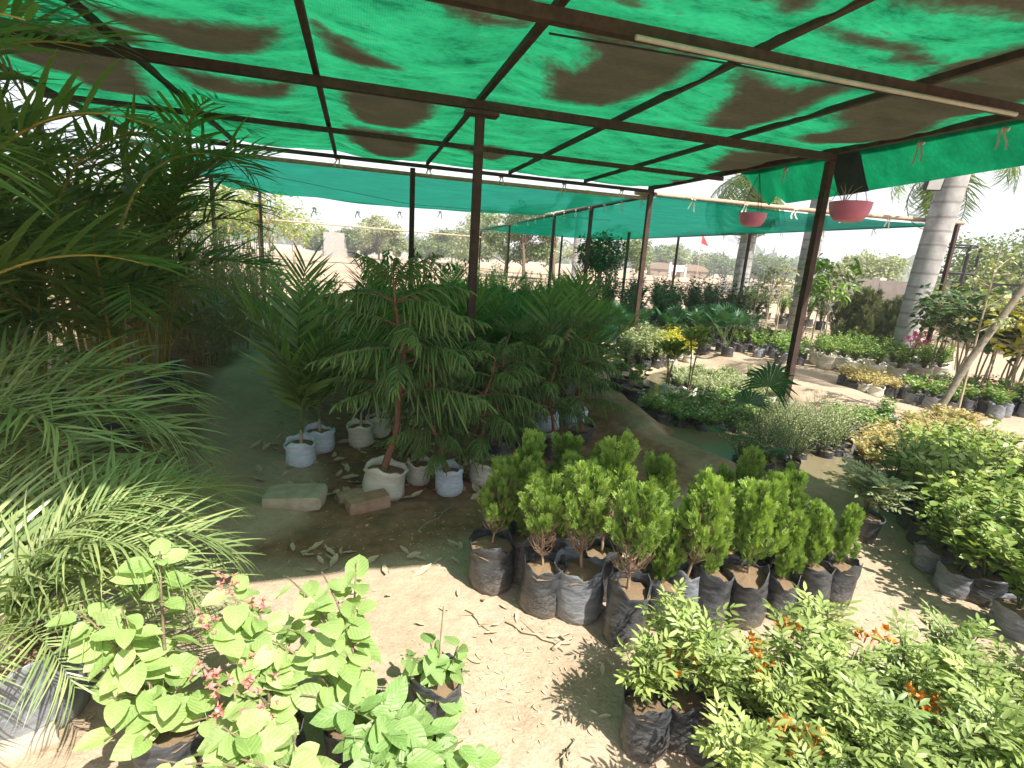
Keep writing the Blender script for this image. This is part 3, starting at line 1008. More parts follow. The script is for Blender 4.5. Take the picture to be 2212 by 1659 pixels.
BAGS = {'black': [bag_mesh(s, M['blackbag']) for s in range(6)],
        'grey': [bag_mesh(s + 10, M['greybag']) for s in range(4)],
        'white': [bag_mesh(s + 20, M['whitebag'], 'sack') for s in range(4)],
        'blue': [bag_mesh(s + 30, M['bluebag'], 'sack') for s in range(3)],
        'tan': [bag_mesh(s + 40, M['tanbag'], 'sack') for s in range(3)],
        'tub': [bag_mesh(s + 50, M['blackbag'], 'tub') for s in range(2)]}
SOILS = [soil_mesh(s) for s in range(4)]


def pot(name, label, cat, x, y, bag, r, h, group=None, rz=None, z=None):
    """an Empty with a bag and soil; returns it and the height of the soil"""
    z = gz(x, y) - 0.004 if z is None else z
    t = thing(name, label, cat, (x, y, z), 0, group)
    rz = rng.uniform(0, 6.28) if rz is None else rz
    tilt = rng.normal(0, 0.05, 2)
    b = link('bag', BAGS[bag][rng.integers(len(BAGS[bag]))], t, (0, 0, 0), (tilt[0], tilt[1], rz), (r, r, h))
    link('soil', SOILS[rng.integers(4)], b)
    return t, h * 0.88


# ------------------------------------------------------------------ plant kinds
def bezier(p0, p1, p2, n):
    t = np.linspace(0, 1, n)[:, None]
    return (1 - t) ** 2 * np.array(p0) + 2 * t * (1 - t) * np.array(p1) + t * t * np.array(p2)


def spray_tpl():
    v, f = [], []

    def rh(p, ang, l, w, z):
        d = np.array([math.sin(ang), math.cos(ang)])
        s = np.array([d[1], -d[0]])
        p = np.array(p)
        b = len(v)
        for a in (p, p + d * l * 0.5 + s * w, p + d * l, p + d * l * 0.5 - s * w):
            v.append((a[0], a[1], z))
        f.append((b, b + 1, b + 2, b + 3))
    rh((0, 0), 0, 1.0, 0.032, 0)
    for k, t in enumerate((0.2, 0.45, 0.7)):
        l = 0.5 * (1 - t * 0.55)
        for s in (-1, 1):
            rh((0, t), s * 0.75, l, 0.055, 0.03 * s)
            d = np.array([math.sin(s * 0.75), math.cos(0.75)])
            rh(np.array([0, t]) + d * l * 0.45, s * 0.15, l * 0.55, 0.05, 0.03 * s)
    return np.array(v), np.array(f)


SPRAY = spray_tpl()


def thuja_parts(seed, bare=0.0, wide=0.17, lean=0.0, pointed=0.8):
    q = np.random.default_rng(seed)
    top = np.array([lean, q.normal(0, 0.03), 0.95])
    axisc = bezier((0, 0, 0), (q.normal(0, 0.03), q.normal(0, 0.03), 0.5), top, 9)
    tr = MB().tube(axisc, np.linspace(0.016, 0.004, 9), 6)

    def ax(t):
        return np.stack([np.interp(t, np.linspace(0, 1, 9), axisc[:, k]) for k in range(3)], -1)
    # side branches, bare at the foot
    nb = 34 if bare < 0.3 else 110
    for k in range(nb):
        t = q.uniform(0.12, 0.85)
        p = ax(t)
        a = q.uniform(0, 6.28)
        l = wide * q.uniform(0.5, 1.0) * (1.0 if t < 0.7 else 0.6)
        e = p + np.array([math.cos(a) * l, math.sin(a) * l, l * q.uniform(0.9, 1.6)])
        mid = (p + e) / 2 + np.array([math.cos(a), math.sin(a), -0.3]) * l * 0.15
        tr.tube([p, mid, e], [0.005, 0.0038, 0.002], 4, cap=False)
        if t < 0.5 and bare > 0.2:
            for _ in range(3):
                u = q.uniform(0.3, 1)
                b = p + (e - p) * u
                tr.tube([b, b + q.normal(0, 0.03, 3) + [0, 0, 0.04]], [0.0025, 0.0012], 3, cap=False)
    lo = -0.03 + bare * 0.52
    wide = wide * 1.45
    nl = 17
    P, D, N, L, T = [], [], [], [], []
    for k in range(nl):
        s0 = max(0.0, lo + (0.80 - lo) * (k / (nl - 1)) ** 1.1)
        a = k * 2.4 + seed
        s1 = max(0.0, (s0 - lo) / (1 - lo))
        rad = wide * (0.85 - 0.65 * s1) * q.uniform(0.6, 1.1) * (0.75 if s1 < 0.05 else 1)
        b0 = ax(s0)
        ll = q.uniform(0.26, 0.44) * (1 - 0.3 * s1)
        e = b0 + np.array([math.cos(a) * rad, math.sin(a) * rad, ll])
        if k == nl - 1:
            e = ax(1.0) + [0, 0, 0.02]
        m_ = int(105 * (1 - 0.15 * bare))
        u = q.beta(1.6, 1.2, m_)
        an = q.uniform(0, 6.28, m_)
        wr = wide * 0.30 * (1 - u ** 1.6) * (0.4 + 0.6 * np.minimum(1, u * 3)) * (1 - 0.3 * s1) + 0.006
        rr = wr * np.sqrt(q.uniform(0.05, 1, m_))
        o = np.stack([np.cos(an), np.sin(an), 0 * an], -1)
        P.append(b0 + (e - b0) * u[:, None] + o * rr[:, None] * 0.8 + np.array([math.cos(a), math.sin(a), 0]) * (0.04 * np.sin(np.pi * u))[:, None])
        D.append(o * 0.45 + unit(e - b0) * 0.7 + np.array([0, 0, 0.5]) + q.normal(0, 0.28, (m_, 3)))
        N.append(np.stack([-np.sin(an), np.cos(an), 0 * an], -1) + q.normal(0, 0.5, (m_, 3)))
        L.append(q.uniform(0.05, 0.115, m_))
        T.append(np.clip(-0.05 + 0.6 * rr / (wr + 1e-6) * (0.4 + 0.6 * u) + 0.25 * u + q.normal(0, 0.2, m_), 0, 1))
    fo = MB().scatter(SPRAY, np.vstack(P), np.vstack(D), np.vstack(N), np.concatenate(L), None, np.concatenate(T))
    return tr.build('trunk', M['twig']), fo.build('foliage', M['thuja'])


def arau_branch(seed):
    q = np.random.default_rng(seed)
    n = 14
    ax = bezier((0, 0, 0), (0.5, q.normal(0, 0.04), 0.16), (1.0, q.normal(0, 0.05), -0.10 + q.normal(0, 0.05)), n)
    mb = MB().tube(ax, np.linspace(0.016, 0.006, n), 5, 0.5, 1)
    P, D, N, L = [], [], [], []
    tips = []
    for k in range(46):
        t = min(1, max(0.12, 0.16 + 0.84 * k / 45 + q.normal(0, 0.012)))
        s = 1 if k % 2 else -1
        p = np.array([np.interp(t, np.linspace(0, 1, n), ax[:, c]) for c in range(3)])
        ln = (0.30 * math.sin(math.pi * min(1, 0.25 + t * 0.72)) + 0.06) * q.uniform(0.55, 1.25)
        o = np.array([0.40 + 0.3 * t + q.normal(0, 0.15), s * 0.62, 0.10 + q.normal(0, 0.12)])
        e1 = p + o * ln * 0.45
        e2 = p + np.array([0.35 + q.normal(0, 0.16), s * (0.42 + q.normal(0, 0.12)), -0.75 + q.normal(0, 0.2)]) * ln
        tips.append((p, e1, e2, q.uniform(0, 1)))
    tips.append((ax[-1], ax[-1] + [0.06, 0, -0.02], ax[-1] + [0.10, 0, -0.10], 0.9))
    for p, e1, e2, tn in tips:
        b = bezier(p, e1, e2, 7)
        rad = np.array([0.006, 0.0125, 0.010, 0.0125, 0.010, 0.011, 0.004])
        mb.tube(b, rad, 5, tn, 0, cap=False)
        for m_ in range(9):
            u = q.uniform(0.05, 0.98)
            c = np.array([np.interp(u, np.linspace(0, 1, 7), b[:, k2]) for k2 in range(3)])
            d = unit(e2 - p) * 0.9 + q.normal(0, 0.8, 3)
            P.append(c)
            D.append(d)
            N.append(q.normal(0, 1, 3))
            L.append(q.uniform(0.018, 0.03))
    L = np.array(L)
    mb.scatter(RHOMB, P, D, N, L, L * 0.4, q.uniform(0.2, 1, len(L)))
    return mb.build('branch', [M['arau'], M['redbark']])


ARAU = [arau_branch(s) for s in range(6)]


def frond_mesh(seed, mat, stemmat, nl=32, a0=0.25, a1=1.5, lf=0.34, wf=0.032, droop=0.35, start=0.22, vee=0.25, rad=0.011, thin_tip=True):
    q = np.random.default_rng(seed)
    n = 22
    pts = [np.zeros(3)]
    side = q.normal(0, 0.12)
    for k in range(n - 1):
        t = k / (n - 2)
        a = a0 + (a1 - a0) * t ** 1.5
        pts.append(pts[-1] + np.array([math.sin(a), side * t * 0.5, math.cos(a)]) / (n - 1))
    pts = np.array(pts)
    T = unit(np.gradient(pts, axis=0))
    mb = MB().tube(pts, np.linspace(rad, rad * 0.22, n), 5, 0.5, 1)
    tt = np.linspace(0, 1, n)
    P, D, N, L, W = [], [], [], [], []
    for k in range(nl):
        t = start + (1 - start) * k / (nl - 1)
        p = np.array([np.interp(t, tt, pts[:, c]) for c in range(3)])
        tg = unit(np.array([np.interp(t, tt, T[:, c]) for c in range(3)]))
        sd = unit(np.cross(tg, [0, 0, 1.0]) + 1e-6) if abs(tg[2]) < 0.97 else np.array([0, -1.0, 0])
        nm = np.cross(sd, tg)
        u = (t - start) / (1 - start)
        phi = 1.15 - 0.62 * u
        ln = lf * (0.55 + 0.9 * math.sin(math.pi * (0.18 + 0.72 * u))) * 0.72
        for s in (-1, 1):
            if q.random() < 0.06:
                continue
            d = tg * math.cos(phi) + sd * s * math.sin(phi) + nm * (vee + q.normal(0, 0.16)) + q.normal(0, 0.09, 3)
            P.append(p)
            D.append(d)
            N.append(nm - sd * s * 0.35 + q.normal(0, 0.12, 3))
            L.append(ln * q.uniform(0.72, 1.12))
            W.append(wf * (1 - 0.45 * u) * q.uniform(0.8, 1.15))
    mb.scatter(strip_tpl(5, droop), P, D, N, np.array(L), np.array(W), q.uniform(0, 1, len(L)))
    return mb.build('frond', [mat, stemmat])


ARECA = [frond_mesh(s, M['areca'], M['goldstem'], 26, 0.10, 1.15 + 0.14 * s, 0.38, 0.030, 0.3, vee=0.3) for s in range(6)]
ARECA_UP = [frond_mesh(60 + s, M['areca'], M['greenstem'], 28, 0.03, 0.45 + 0.12 * s, 0.40, 0.034, 0.12, vee=0.15) for s in range(4)]
DATE = [frond_mesh(80 + s, M['date'], M['greenstem'], 42, 0.35, 2.0 + 0.12 * s, 0.37, 0.0165, 0.36, start=0.10, vee=0.40, rad=0.007) for s in range(6)]
ROYAL = [frond_mesh(90 + s, M['areca'], M['greenstem'], 60, 0.5, 2.6, 0.26, 0.016, 0.75, start=0.08, vee=0.1) for s in range(3)]


def fan_mesh(seed, stalk=0.9):
    q = np.random.default_rng(seed)
    mb = MB()
    st = bezier((0, 0, 0), (0.02, 0, 0.5 * stalk), (0.16 * stalk, 0, stalk), 8)
    mb.tube(st, np.linspace(0.012, 0.007, 8), 5, 0.5, 1)
    hub = st[-1]
    fwd = unit(np.array([0.42, 0, 0.85]))
    sd = np.array([0, 1.0, 0])
    nm = np.cross(fwd, sd) * -1
    ns = 20
    for k in range(ns):
        a = -2.0 + 4.0 * k / (ns - 1)
        d = fwd * math.cos(a) + sd * math.sin(a)
        d2 = fwd * math.cos(a + 0.1) + sd * math.sin(a + 0.1)
        d1 = fwd * math.cos(a - 0.1) + sd * math.sin(a - 0.1)
        ln = 0.52 * (1 - 0.10 * abs(a)) * q.uniform(0.92, 1.05)
        cup = nm * -0.05
        c = hub
        m1, m2 = c + d1 * ln * 0.55 + cup, c + d2 * ln * 0.55 + cup
        mm = c + d * ln * 0.57 + cup + nm * 0.022
        tip = c + d * ln + cup * 2 - np.array([0, 0, 0.10 + 0.07 * q.random()])
        mb.add([c, m1, mm, m2, tip], [(0, 1, 2, 2), (0, 2, 3, 3), (1, 4, 2, 2), (2, 4, 3, 3)], q.uniform(0.2, 0.9))
    return mb.build('leaf', [M['fan'], M['greenstem']], False)


FAN = [fan_mesh(s) for s in range(4)]


def shrub(seed, h, spread, nst, nodes, tpl, L, wl, stemmat, leafmat, droop=0.0, start=0.15, whorl=2, rad=0.004, wob=0.12, flowers=None):
    """stems fanning from the ground, leaves at nodes; returns stem mesh, foliage mesh (and flower mesh)"""
    q = np.random.default_rng(seed)
    st = MB()
    P, D, N, LL, TT = [], [], [], [], []
    tips = []
    for s in range(nst):
        a = q.uniform(0, 6.28)
        r = spread * math.sqrt(q.uniform(0.02, 1))
        hh = h * q.uniform(0.6, 1.05) * (1 - 0.35 * (r / spread) ** 2)
        e = np.array([math.cos(a) * r, math.sin(a) * r, hh])
        c = np.array([math.cos(a) * r * 0.25, math.sin(a) * r * 0.25, hh * 0.62]) + q.normal(0, wob * spread, 3)
        b = bezier((math.cos(a) * 0.01, math.sin(a) * 0.01, 0), c, e, 8)
        st.tube(b, np.linspace(rad, rad * 0.35, 8), 4, cap=False)
        tips.append(e)
        for k in range(nodes):
            t = start + (1 - start) * (k + q.uniform(0, 0.6)) / nodes
            p = np.array([np.interp(t, np.linspace(0, 1, 8), b[:, c2]) for c2 in range(3)])
            a0 = q.uniform(0, 6.28)
            for w in range(whorl):
                aa = a0 + w * 2 * math.pi / whorl + q.normal(0, 0.3)
                d = np.array([math.cos(aa), math.sin(aa), 0.55 - droop + q.normal(0, 0.3)])
                P.append(p + d * 0.01)
                D.append(d)
                N.append(np.array([0, 0, 1.0]) + q.normal(0, 0.35, 3))
                LL.append(L * q.uniform(0.6, 1.15) * (0.8 + 0.3 * math.sin(3.1 * t)))
                TT.append(np.clip(0.1 + 0.6 * t + q.normal(0, 0.2), 0, 1))
    LL = np.array(LL)
    fo = MB().scatter(tpl, P, D, N, LL, LL * wl, np.array(TT))
    out = [st.build('stems', stemmat), fo.build('foliage', leafmat)]
    if flowers:
        mt, nf, fs = flowers
        fb = MB()
        for k in range(nf):
            c = tips[q.integers(len(tips))] + q.normal(0, 0.012, 3)
            m_ = 6
            aa = np.linspace(0, 6.28, m_, endpoint=False) + q.uniform(0, 1)
            Dm = np.stack([np.cos(aa), np.sin(aa), np.full(m_, 0.5)], -1) + q.normal(0, 0.2, (m_, 3))
            fb.scatter(RHOMB, np.tile(c, (m_, 1)), Dm, np.tile([0, 0, 1.0], (m_, 1)), fs, fs * 0.7, q.uniform(0, 1, m_))
        out.append(fb.build('flowers', mt))
    return out


def pinnate_shrub(seed, h, spread, nst, nodes, mat, leafL=0.12, leaflet=0.036, pairs=3, wl=0.42):
    q = np.random.default_rng(seed)
    st = MB()
    P, D, N, LL, TT = [], [], [], [], []
    for s in range(nst):
        a = q.uniform(0, 6.28)
        r = spread * math.sqrt(q.uniform(0.03, 1))
        hh = h * q.uniform(0.55, 1.05)
        e = np.array([math.cos(a) * r, math.sin(a) * r, hh])
        b = bezier((0, 0, 0), (math.cos(a) * r * 0.2, math.sin(a) * r * 0.2, hh * 0.65), e, 7)
        st.tube(b, np.linspace(0.004, 0.0016, 7), 4, cap=False)
        for k in range(nodes):
            t = 0.36 + 0.64 * (k + q.uniform(0, 0.5)) / nodes
            p = np.array([np.interp(t, np.linspace(0, 1, 7), b[:, c]) for c in range(3)])
            a0 = q.uniform(0, 6.28)
            for w in (0, math.pi):
                aa = a0 + w + q.normal(0, 0.3)
                d = unit(np.array([math.cos(aa), math.sin(aa), 0.55 + q.normal(0, 0.25)]))
                up = unit(np.array([0, 0, 1.0]) + q.normal(0, 0.3, 3))
                sdv = unit(np.cross(d, up))
                up = np.cross(sdv, d)
                ln = leafL * q.uniform(0.7, 1.15)
                tn = np.clip(0.1 + 0.6 * t + q.normal(0, 0.15), 0, 1)
                for j in range(pairs):
                    c = p + d * ln * (0.3 + 0.5 * j / max(1, pairs - 1)) - np.array([0, 0, 0.02 * (j / pairs) ** 2])
                    for sg in (-1, 1):
                        P.append(c)
                        D.append(d * 0.6 + sdv * sg * 0.85 + up * 0.1)
                        N.append(up + q.normal(0, 0.2, 3))
                        LL.append(leaflet * q.uniform(0.8, 1.15))
                        TT.append(tn)
                P.append(p + d * ln * 0.85)
                D.append(d)
                N.append(up)
                LL.append(leaflet * 1.2)
                TT.append(tn)
                st.tube([p, p + d * ln * 0.85], [0.0014, 0.0008], 3, cap=False)
    LL = np.array(LL)
    fo = MB().scatter(LEAFN, P, D, N, LL, LL * wl / 0.36, np.array(TT))
    return [st.build('stems', M['greenstem']), fo.build('foliage', mat)]


def flower_mesh(seed, mat, n=7, sz=0.03, spread=0.035):
    q = np.random.default_rng(seed)
    mb = MB()
    for k in range(n):
        c = q.normal(0, spread, 3) * [1, 1, 0.6]
        d0 = unit(q.normal(0, 1, 3) + [0, 0, 0.7])
        m_ = 5
        ref = unit(np.cross(d0, [0.3, 0.2, 1]))
        r2 = np.cross(d0, ref)
        aa = np.linspace(0, 6.28, m_, endpoint=False)
        Dm = d0 * 0.8 + np.cos(aa)[:, None] * ref * 0.6 + np.sin(aa)[:, None] * r2 * 0.6
        mb.scatter(RHOMB, np.tile(c, (m_, 1)), Dm, np.tile(d0, (m_, 1)), sz, sz * 0.6, q.uniform(0, 1, m_))
        mb.tube([c - d0 * sz * 0.8, c], [sz * 0.06, sz * 0.16], 5, 0.6, cap=False)
    return mb.build('flower', mat)


def plant(name, label, cat, x, y, bag, r, h, parts, sc=1.0, group=None, rz=None):
    t, sz = pot(name, label, cat, x, y, bag, r, h, group)
    rz = rng.uniform(0, 6.28) if rz is None else rz
    for me in parts:
        link(me.name.split('.')[0], me, t, (0, 0, sz), (0, 0, rz), sc)
    return t, sz


def ground_plant(name, label, cat, x, y, parts, sc=1.0, group=None, rz=None):
    t = thing(name, label, cat, (x, y, gz(x, y) - 0.01), 0, group)
    rz = rng.uniform(0, 6.28) if rz is None else rz
    for me in parts:
        link(me.name.split('.')[0], me, t, (0, 0, 0), (0, 0, rz), sc)
    return t


# ------------------------------------------------------------------ thujas in black bags
TH = [thuja_parts(1, 0.0, 0.17), thuja_parts(2, 0.05, 0.19, 0.05), thuja_parts(3, 0.75, 0.20), thuja_parts(4, 0.65, 0.22, -0.04), thuja_parts(5, 0.95, 0.13, 0.08),
      thuja_parts(6, 0.35, 0.21, 0.14), thuja_parts(7, 0.0, 0.14, 0.03, 0.95), thuja_parts(8, 0.2, 0.20)]
# bag foot, bag radius, bag height, plant top (pixels), kind, label
THUJAS = [
    ((1065, 1276), .105, .20, 1009, 5, 'thuja leaning right out of a wide low black bag, leftmost of the front row'),
    ((1173, 1330), .088, .20, 1041, 2, 'thuja bare and twiggy at the foot, second bag of the front row'),
    ((1257, 1342), .102, .21, 1010, 3, 'thuja with forked bare stems in a crumpled grey-black bag, third of the front row'),
    ((1357, 1392), .094, .22, 1045, 3, 'thuja with dense brown twigs in the nearest black bag of the front row'),
    ((1433, 1352), .090, .17, 1107, 0, 'bushy thuja green down to its bag beside the nearest thuja'),
    ((1482, 1345), .072, .20, 1033, 5, 'thuja with a crooked bare trunk in a narrow shiny grey bag'),
    ((1533, 1349), .092, .22, 1078, 1, 'broad dense thuja in a tall black bag in the middle of the front row'),
    ((1619, 1345), .100, .21, 1036, 7, 'thuja with pale trunk in a black bag with a turned corner'),
    ((1693, 1332), .075, .17, 1100, 6, 'small leaning thuja in a short black bag, third from the right end'),
    ((1754, 1332), .088, .21, 1095, 0, 'flame-shaped thuja in a black bag, second from the right end'),
    ((1810, 1315), .074, .20, 1092, 6, 'narrow thuja in a black bag at the right end of the front row'),
    ((1301, 1292), .086, .20, 962, 4, 'tall thin thuja with only a green tip, behind the front row'),
    ((1140, 1262), .09, .20, 1000, 1, 'thuja half hidden between the first two front bags'),
    ((1215, 1262), .09, .20, 985, 0, 'thuja standing behind the bare second thuja'),
    ((1090, 1225), .09, .20, 985, 7, 'small thuja in shade behind the leaning leftmost thuja'),
    ((1135, 1205), .09, .20, 938, 0, 'dark thuja at the shaded back left of the thuja block'),
    ((1212, 1200), .09, .20, 940, 1, 'round-topped dark thuja at the shaded back of the block'),
    ((1290, 1215), .09, .20, 958, 0, 'dark thuja behind the tall thin one'),
    ((1405, 1262), .09, .20, 985, 1, 'tall bushy thuja behind the nearest thuja'),
    ((1395, 1330), .085, .19, 1060, 7, 'thuja squeezed behind the nearest black bag'),
    ((1500, 1255), .09, .20, 1015, 7, 'thuja behind the crooked-trunk thuja'),
    ((1548, 1225), .085, .19, 1010, 0, 'dark rounded thuja at the back beside the muddy bank'),
    ((1592, 1225), .085, .20, 968, 6, 'taller dark thuja cone rising beside the water'),
    ((1575, 1290), .085, .20, 1050, 1, 'thuja in the second row behind the broad dense one'),
    ((1655, 1262), .085, .20, 1020, 0, 'thuja in the second row beside the muddy bank'),
    ((1688, 1250), .085, .20, 1012, 1, 'upright thuja nearest the bank at the back right'),
    ((1738, 1290), .08, .18, 1082, 6, 'short thuja behind the flame-shaped one'),
]
for (bp, r, h, ty, kind, lab) in THUJAS:
    g = G(*bp)
    x, y = g[0], g[1] + r * 0.6
    t, sz = pot('potted_thuja', lab, 'potted thuja', x, y, 'grey' if 'grey' in lab else 'black', r, h * 1.18, 'thujas in black bags')
    ht = HT((x, y), ty) - sz
    rz = rng.uniform(0, 6.28) if kind != 5 else -0.3
    if kind == 6:
        rz = 0.0
    for nm, me in zip(('trunk', 'foliage'), TH[kind]):
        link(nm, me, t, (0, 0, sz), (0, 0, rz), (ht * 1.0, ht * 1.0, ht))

# ------------------------------------------------------------------ araucarias
ARAU_LIST = [
    # bag foot, radius, height, bag kind, top px y, whorl fractions, branch length, lean, label
    ((828, 1068), .135, .20, 'white', 585, [0.43, 0.60, 0.66, 0.80, 0.92, 1.0], .58, (0.05, 0.0), 'tallest araucaria with a bent bare trunk in a large white sack beside the bricks'),
    ((905, 1034), .080, .155, 'white', 800, [0.30, 0.55, 0.8, 1.0], .30, (0.04, 0), 'slim small araucaria in a round white sack right of the tallest one'),
    ((972, 1058), .092, .175, 'blue', 760, [0.18, 0.35, 0.55, 0.75, 0.9, 1.0], .36, (-0.12, 0.1), 'crooked araucaria with a dry brown branch in a pale blue sack'),
    ((1045, 1032), .09, .16, 'white', 745, [0.25, 0.45, 0.65, 0.82, 1.0], .40, (0.05, 0), 'araucaria with drooping green whorls in a stained white sack behind the thujas'),
    ((1080, 985), .09, .17, 'black', 690, [0.3, 0.5, 0.7, 0.87, 1.0], .42, (0.02, 0), 'dense araucaria in a black bag in the second line'),
    ((1140, 960), .09, .17, 'black', 705, [0.25, 0.45, 0.65, 0.85, 1.0], .40, (0.06, 0), 'araucaria deep in the shade behind the thuja block'),
    ((1205, 975), .09, .17, 'black', 680, [0.3, 0.5, 0.7, 0.87, 1.0], .44, (0.05, 0.05), 'araucaria with reddish trunk in front of the pale blue sacks'),
    ((1262, 945), .12, .15, 'tub', 690, [0.3, 0.5, 0.68, 0.85, 1.0], .46, (-0.02, 0), 'araucaria in a wide black tub at the right end of the araucarias'),
]
for (bp, r, h, bag, ty, wh, bl, lean, lab) in ARAU_LIST:
    g = G(*bp)
    x, y = g[0], g[1] + r * 0.5
    t, sz = pot('potted_araucaria', lab, 'potted araucaria', x, y, bag, r, h, 'araucarias under the green sheet')
    ht = HT((x, y), ty) - sz
    base = np.array([0, 0, sz - 0.01])
    top = base + np.array([lean[0], lean[1], ht * 0.97])
    mid = (base + top) / 2 + np.array([(-0.06 if ht < 1.0 else 0.07) + rng.normal(0, 0.03), rng.normal(0, 0.02), 0])
    ax = bezier(base, mid * 2 - (base + top) / 2, top, 12)
    ax[:, 0] += 0.012 * np.sin(np.arange(12) * 1.3 + bp[0])
    ax[0] = base
    rr = np.linspace(0.019, 0.006, 12) * (1.25 if ht > 1.1 else 0.8)
    tb = MB().tube(ax, rr, 8)
    for k in range(60):
        u = rng.uniform(0.1, 0.95)
        c = np.array([np.interp(u, np.linspace(0, 1, 12), ax[:, q]) for q in range(3)])
        d = rng.normal(0, 1, 3)
        d[2] = abs(d[2]) * 0.4
        d = unit(d)
        tb.tube([c, c + d * (0.02 + rr[0] * 0.6)], [0.003, 0.001], 3, cap=False)
    tko = link('trunk', tb.build('trunk', M['redbark']), t)
    a0 = rng.uniform(0, 6.28)
    for wi, fz in enumerate(wh):
        c = np.array([np.interp(fz, np.linspace(0, 1, 12), ax[:, q]) for q in range(3)])
        last = fz >= 0.99
        nb = 4 if fz < 0.99 else 5
        for b in range(nb):
            a = a0 + wi * 0.7 + b * 6.283 / nb + rng.normal(0, 0.15)
            L = bl * (0.55 if last else 1.0) * rng.uniform(0.8, 1.1) * (1 - 0.25 * max(0, fz - 0.5))
            up = 0.75 if last else rng.uniform(0.0, 0.28)
            link('branch', ARAU[rng.integers(6)], tko, c, (rng.normal(0, 0.15), -up, a), L)

# ------------------------------------------------------------------ palms
def palm(name, label, x, y, bag, r, h, kinds, fronds, stem_h=0.0, stem_r=0.02, group=None, canes=0, z0=None):
    """fronds: (azimuth deg, tilt outwards deg, length)"""
    if bag:
        t, sz = pot(name, label, 'potted palm', x, y, bag, r, h, group)
    else:
        t, sz = thing(name, label, 'palm', (x, y, gz(x, y)), 0, group), 0.0
    if stem_h:
        link('stem', MB().tube([(0, 0, sz - 0.02), (0.003, 0, sz + stem_h * 0.5), (0, 0, sz + stem_h + 0.05)], [stem_r * 1.25, stem_r, stem_r * 0.6], 8).build('stem', M['palebark']), t)
    cpos = [(0, 0)]
    for k in range(canes):
        a = rng.uniform(0, 6.28)
        d = r * 0.6 * math.sqrt(rng.uniform(0.1, 1))
        hh = rng.uniform(0.6, 1.5)
        tx, ty = math.cos(a) * (d + 0.12 * hh), math.sin(a) * (d + 0.12 * hh)
        link('cane', MB().tube(bezier((math.cos(a) * d, math.sin(a) * d, sz - 0.02), (tx * 0.8, ty * 0.8, sz + hh * 0.5), (tx, ty, sz + hh), 6), np.linspace(0.010, 0.006, 6), 6).build('cane', M['goldstem']), t)
        cpos.append((tx, ty, sz + hh))
    for k, (az, tilt, L) in enumerate(fronds):
        me = kinds[rng.integers(len(kinds))]
        if canes and k > 1:
            c = cpos[1 + k % canes]
            loc = (c[0], c[1], c[2] - 0.05) if k % 3 else (c[0] * 0.6, c[1] * 0.6, sz + 0.15 + 0.25 * rng.random())
        else:
            loc = (0, 0, sz + stem_h)
        link('frond', me, t, loc, (rng.normal(0, 0.05), R(tilt), R(az)), L)
    return t


def ring(n, tilt, L, a0=0.0, jit=12):
    return [(a0 + 360 * k / n + rng.normal(0, jit), tilt + rng.normal(0, 7), L * rng.uniform(0.85, 1.12)) for k in range(n)]


g = G(40, 1575)
palm('date_palm', 'feathery date palm arching from a big grey plastic bag at the lower left', g[0] - 0.02, g[1] + 0.05, 'grey', .17, .27, DATE,
     [(70, 14, 0.9), (50, 8, 0.85), (30, 14, 0.8), (12, 12, 0.78), (-4, 20, 0.74), (-20, 28, 0.64), (-45, 30, 0.5), (105, 12, 0.95), (130, 12, 0.9), (60, 30, 0.95), (90, 26, 0.95), (160, 15, 0.8), (-75, 28, 0.45), (38, 32, 0.75), (20, -6, 0.72), (200, 10, 0.6), (-10, 2, 0.7), (5, 36, 0.68)], 0.08, 0.035)
palm('date_palm', 'second feathery palm with long grey-green fronds behind the big grey bag', -1.75, 2.5, 'blue', .16, .26, DATE,
     [(5, 12, 1.25), (28, 8, 1.35), (52, 12, 1.25), (-20, 18, 1.1), (80, 8, 1.2), (120, 10, 1.1), (-45, 25, 0.9), (-4, 32, 1.1), (40, 28, 1.15), (160, 10, 1.0), (16, 22, 1.3), (-30, 8, 1.1), (60, 0, 1.1)], 0.15, 0.035)
AREC = [(-2.05, 3.3, 'nearest areca palm clump with golden canes against the left edge'),
        (-2.75, 3.75, 'areca palm clump pushed into the far left corner of the shade'),
        (-1.75, 4.25, 'areca palm clump with a broad arching frond beside the earth lane'),
        (-2.45, 4.85, 'areca palm clump in the middle of the left-hand thicket'),
        (-1.85, 5.6, 'tall areca palm clump whose fronds hang over the lane'),
        (-2.6, 6.3, 'areca palm clump at the back of the left-hand thicket'),
        (-3.2, 5.2, 'areca palm clump outside the left edge of the sheet'),
        (-3.3, 3.0, 'areca palm clump cut by the left edge of the picture')]
for (x, y, lab) in AREC:
    palm('areca_palm', lab, x, y, 'grey' if rng.random() < 0.5 else 'black', .19, .26, ARECA,
         ring(4, 2, 1.4, rng.uniform(0, 60)) + ring(5, 14, 1.3, rng.uniform(0, 60)) + ring(2, -6, 1.2, rng.uniform(0, 60)) + ring(6, 26, 0.95), 0.25, 0.02, 'areca clumps on the left', canes=13)

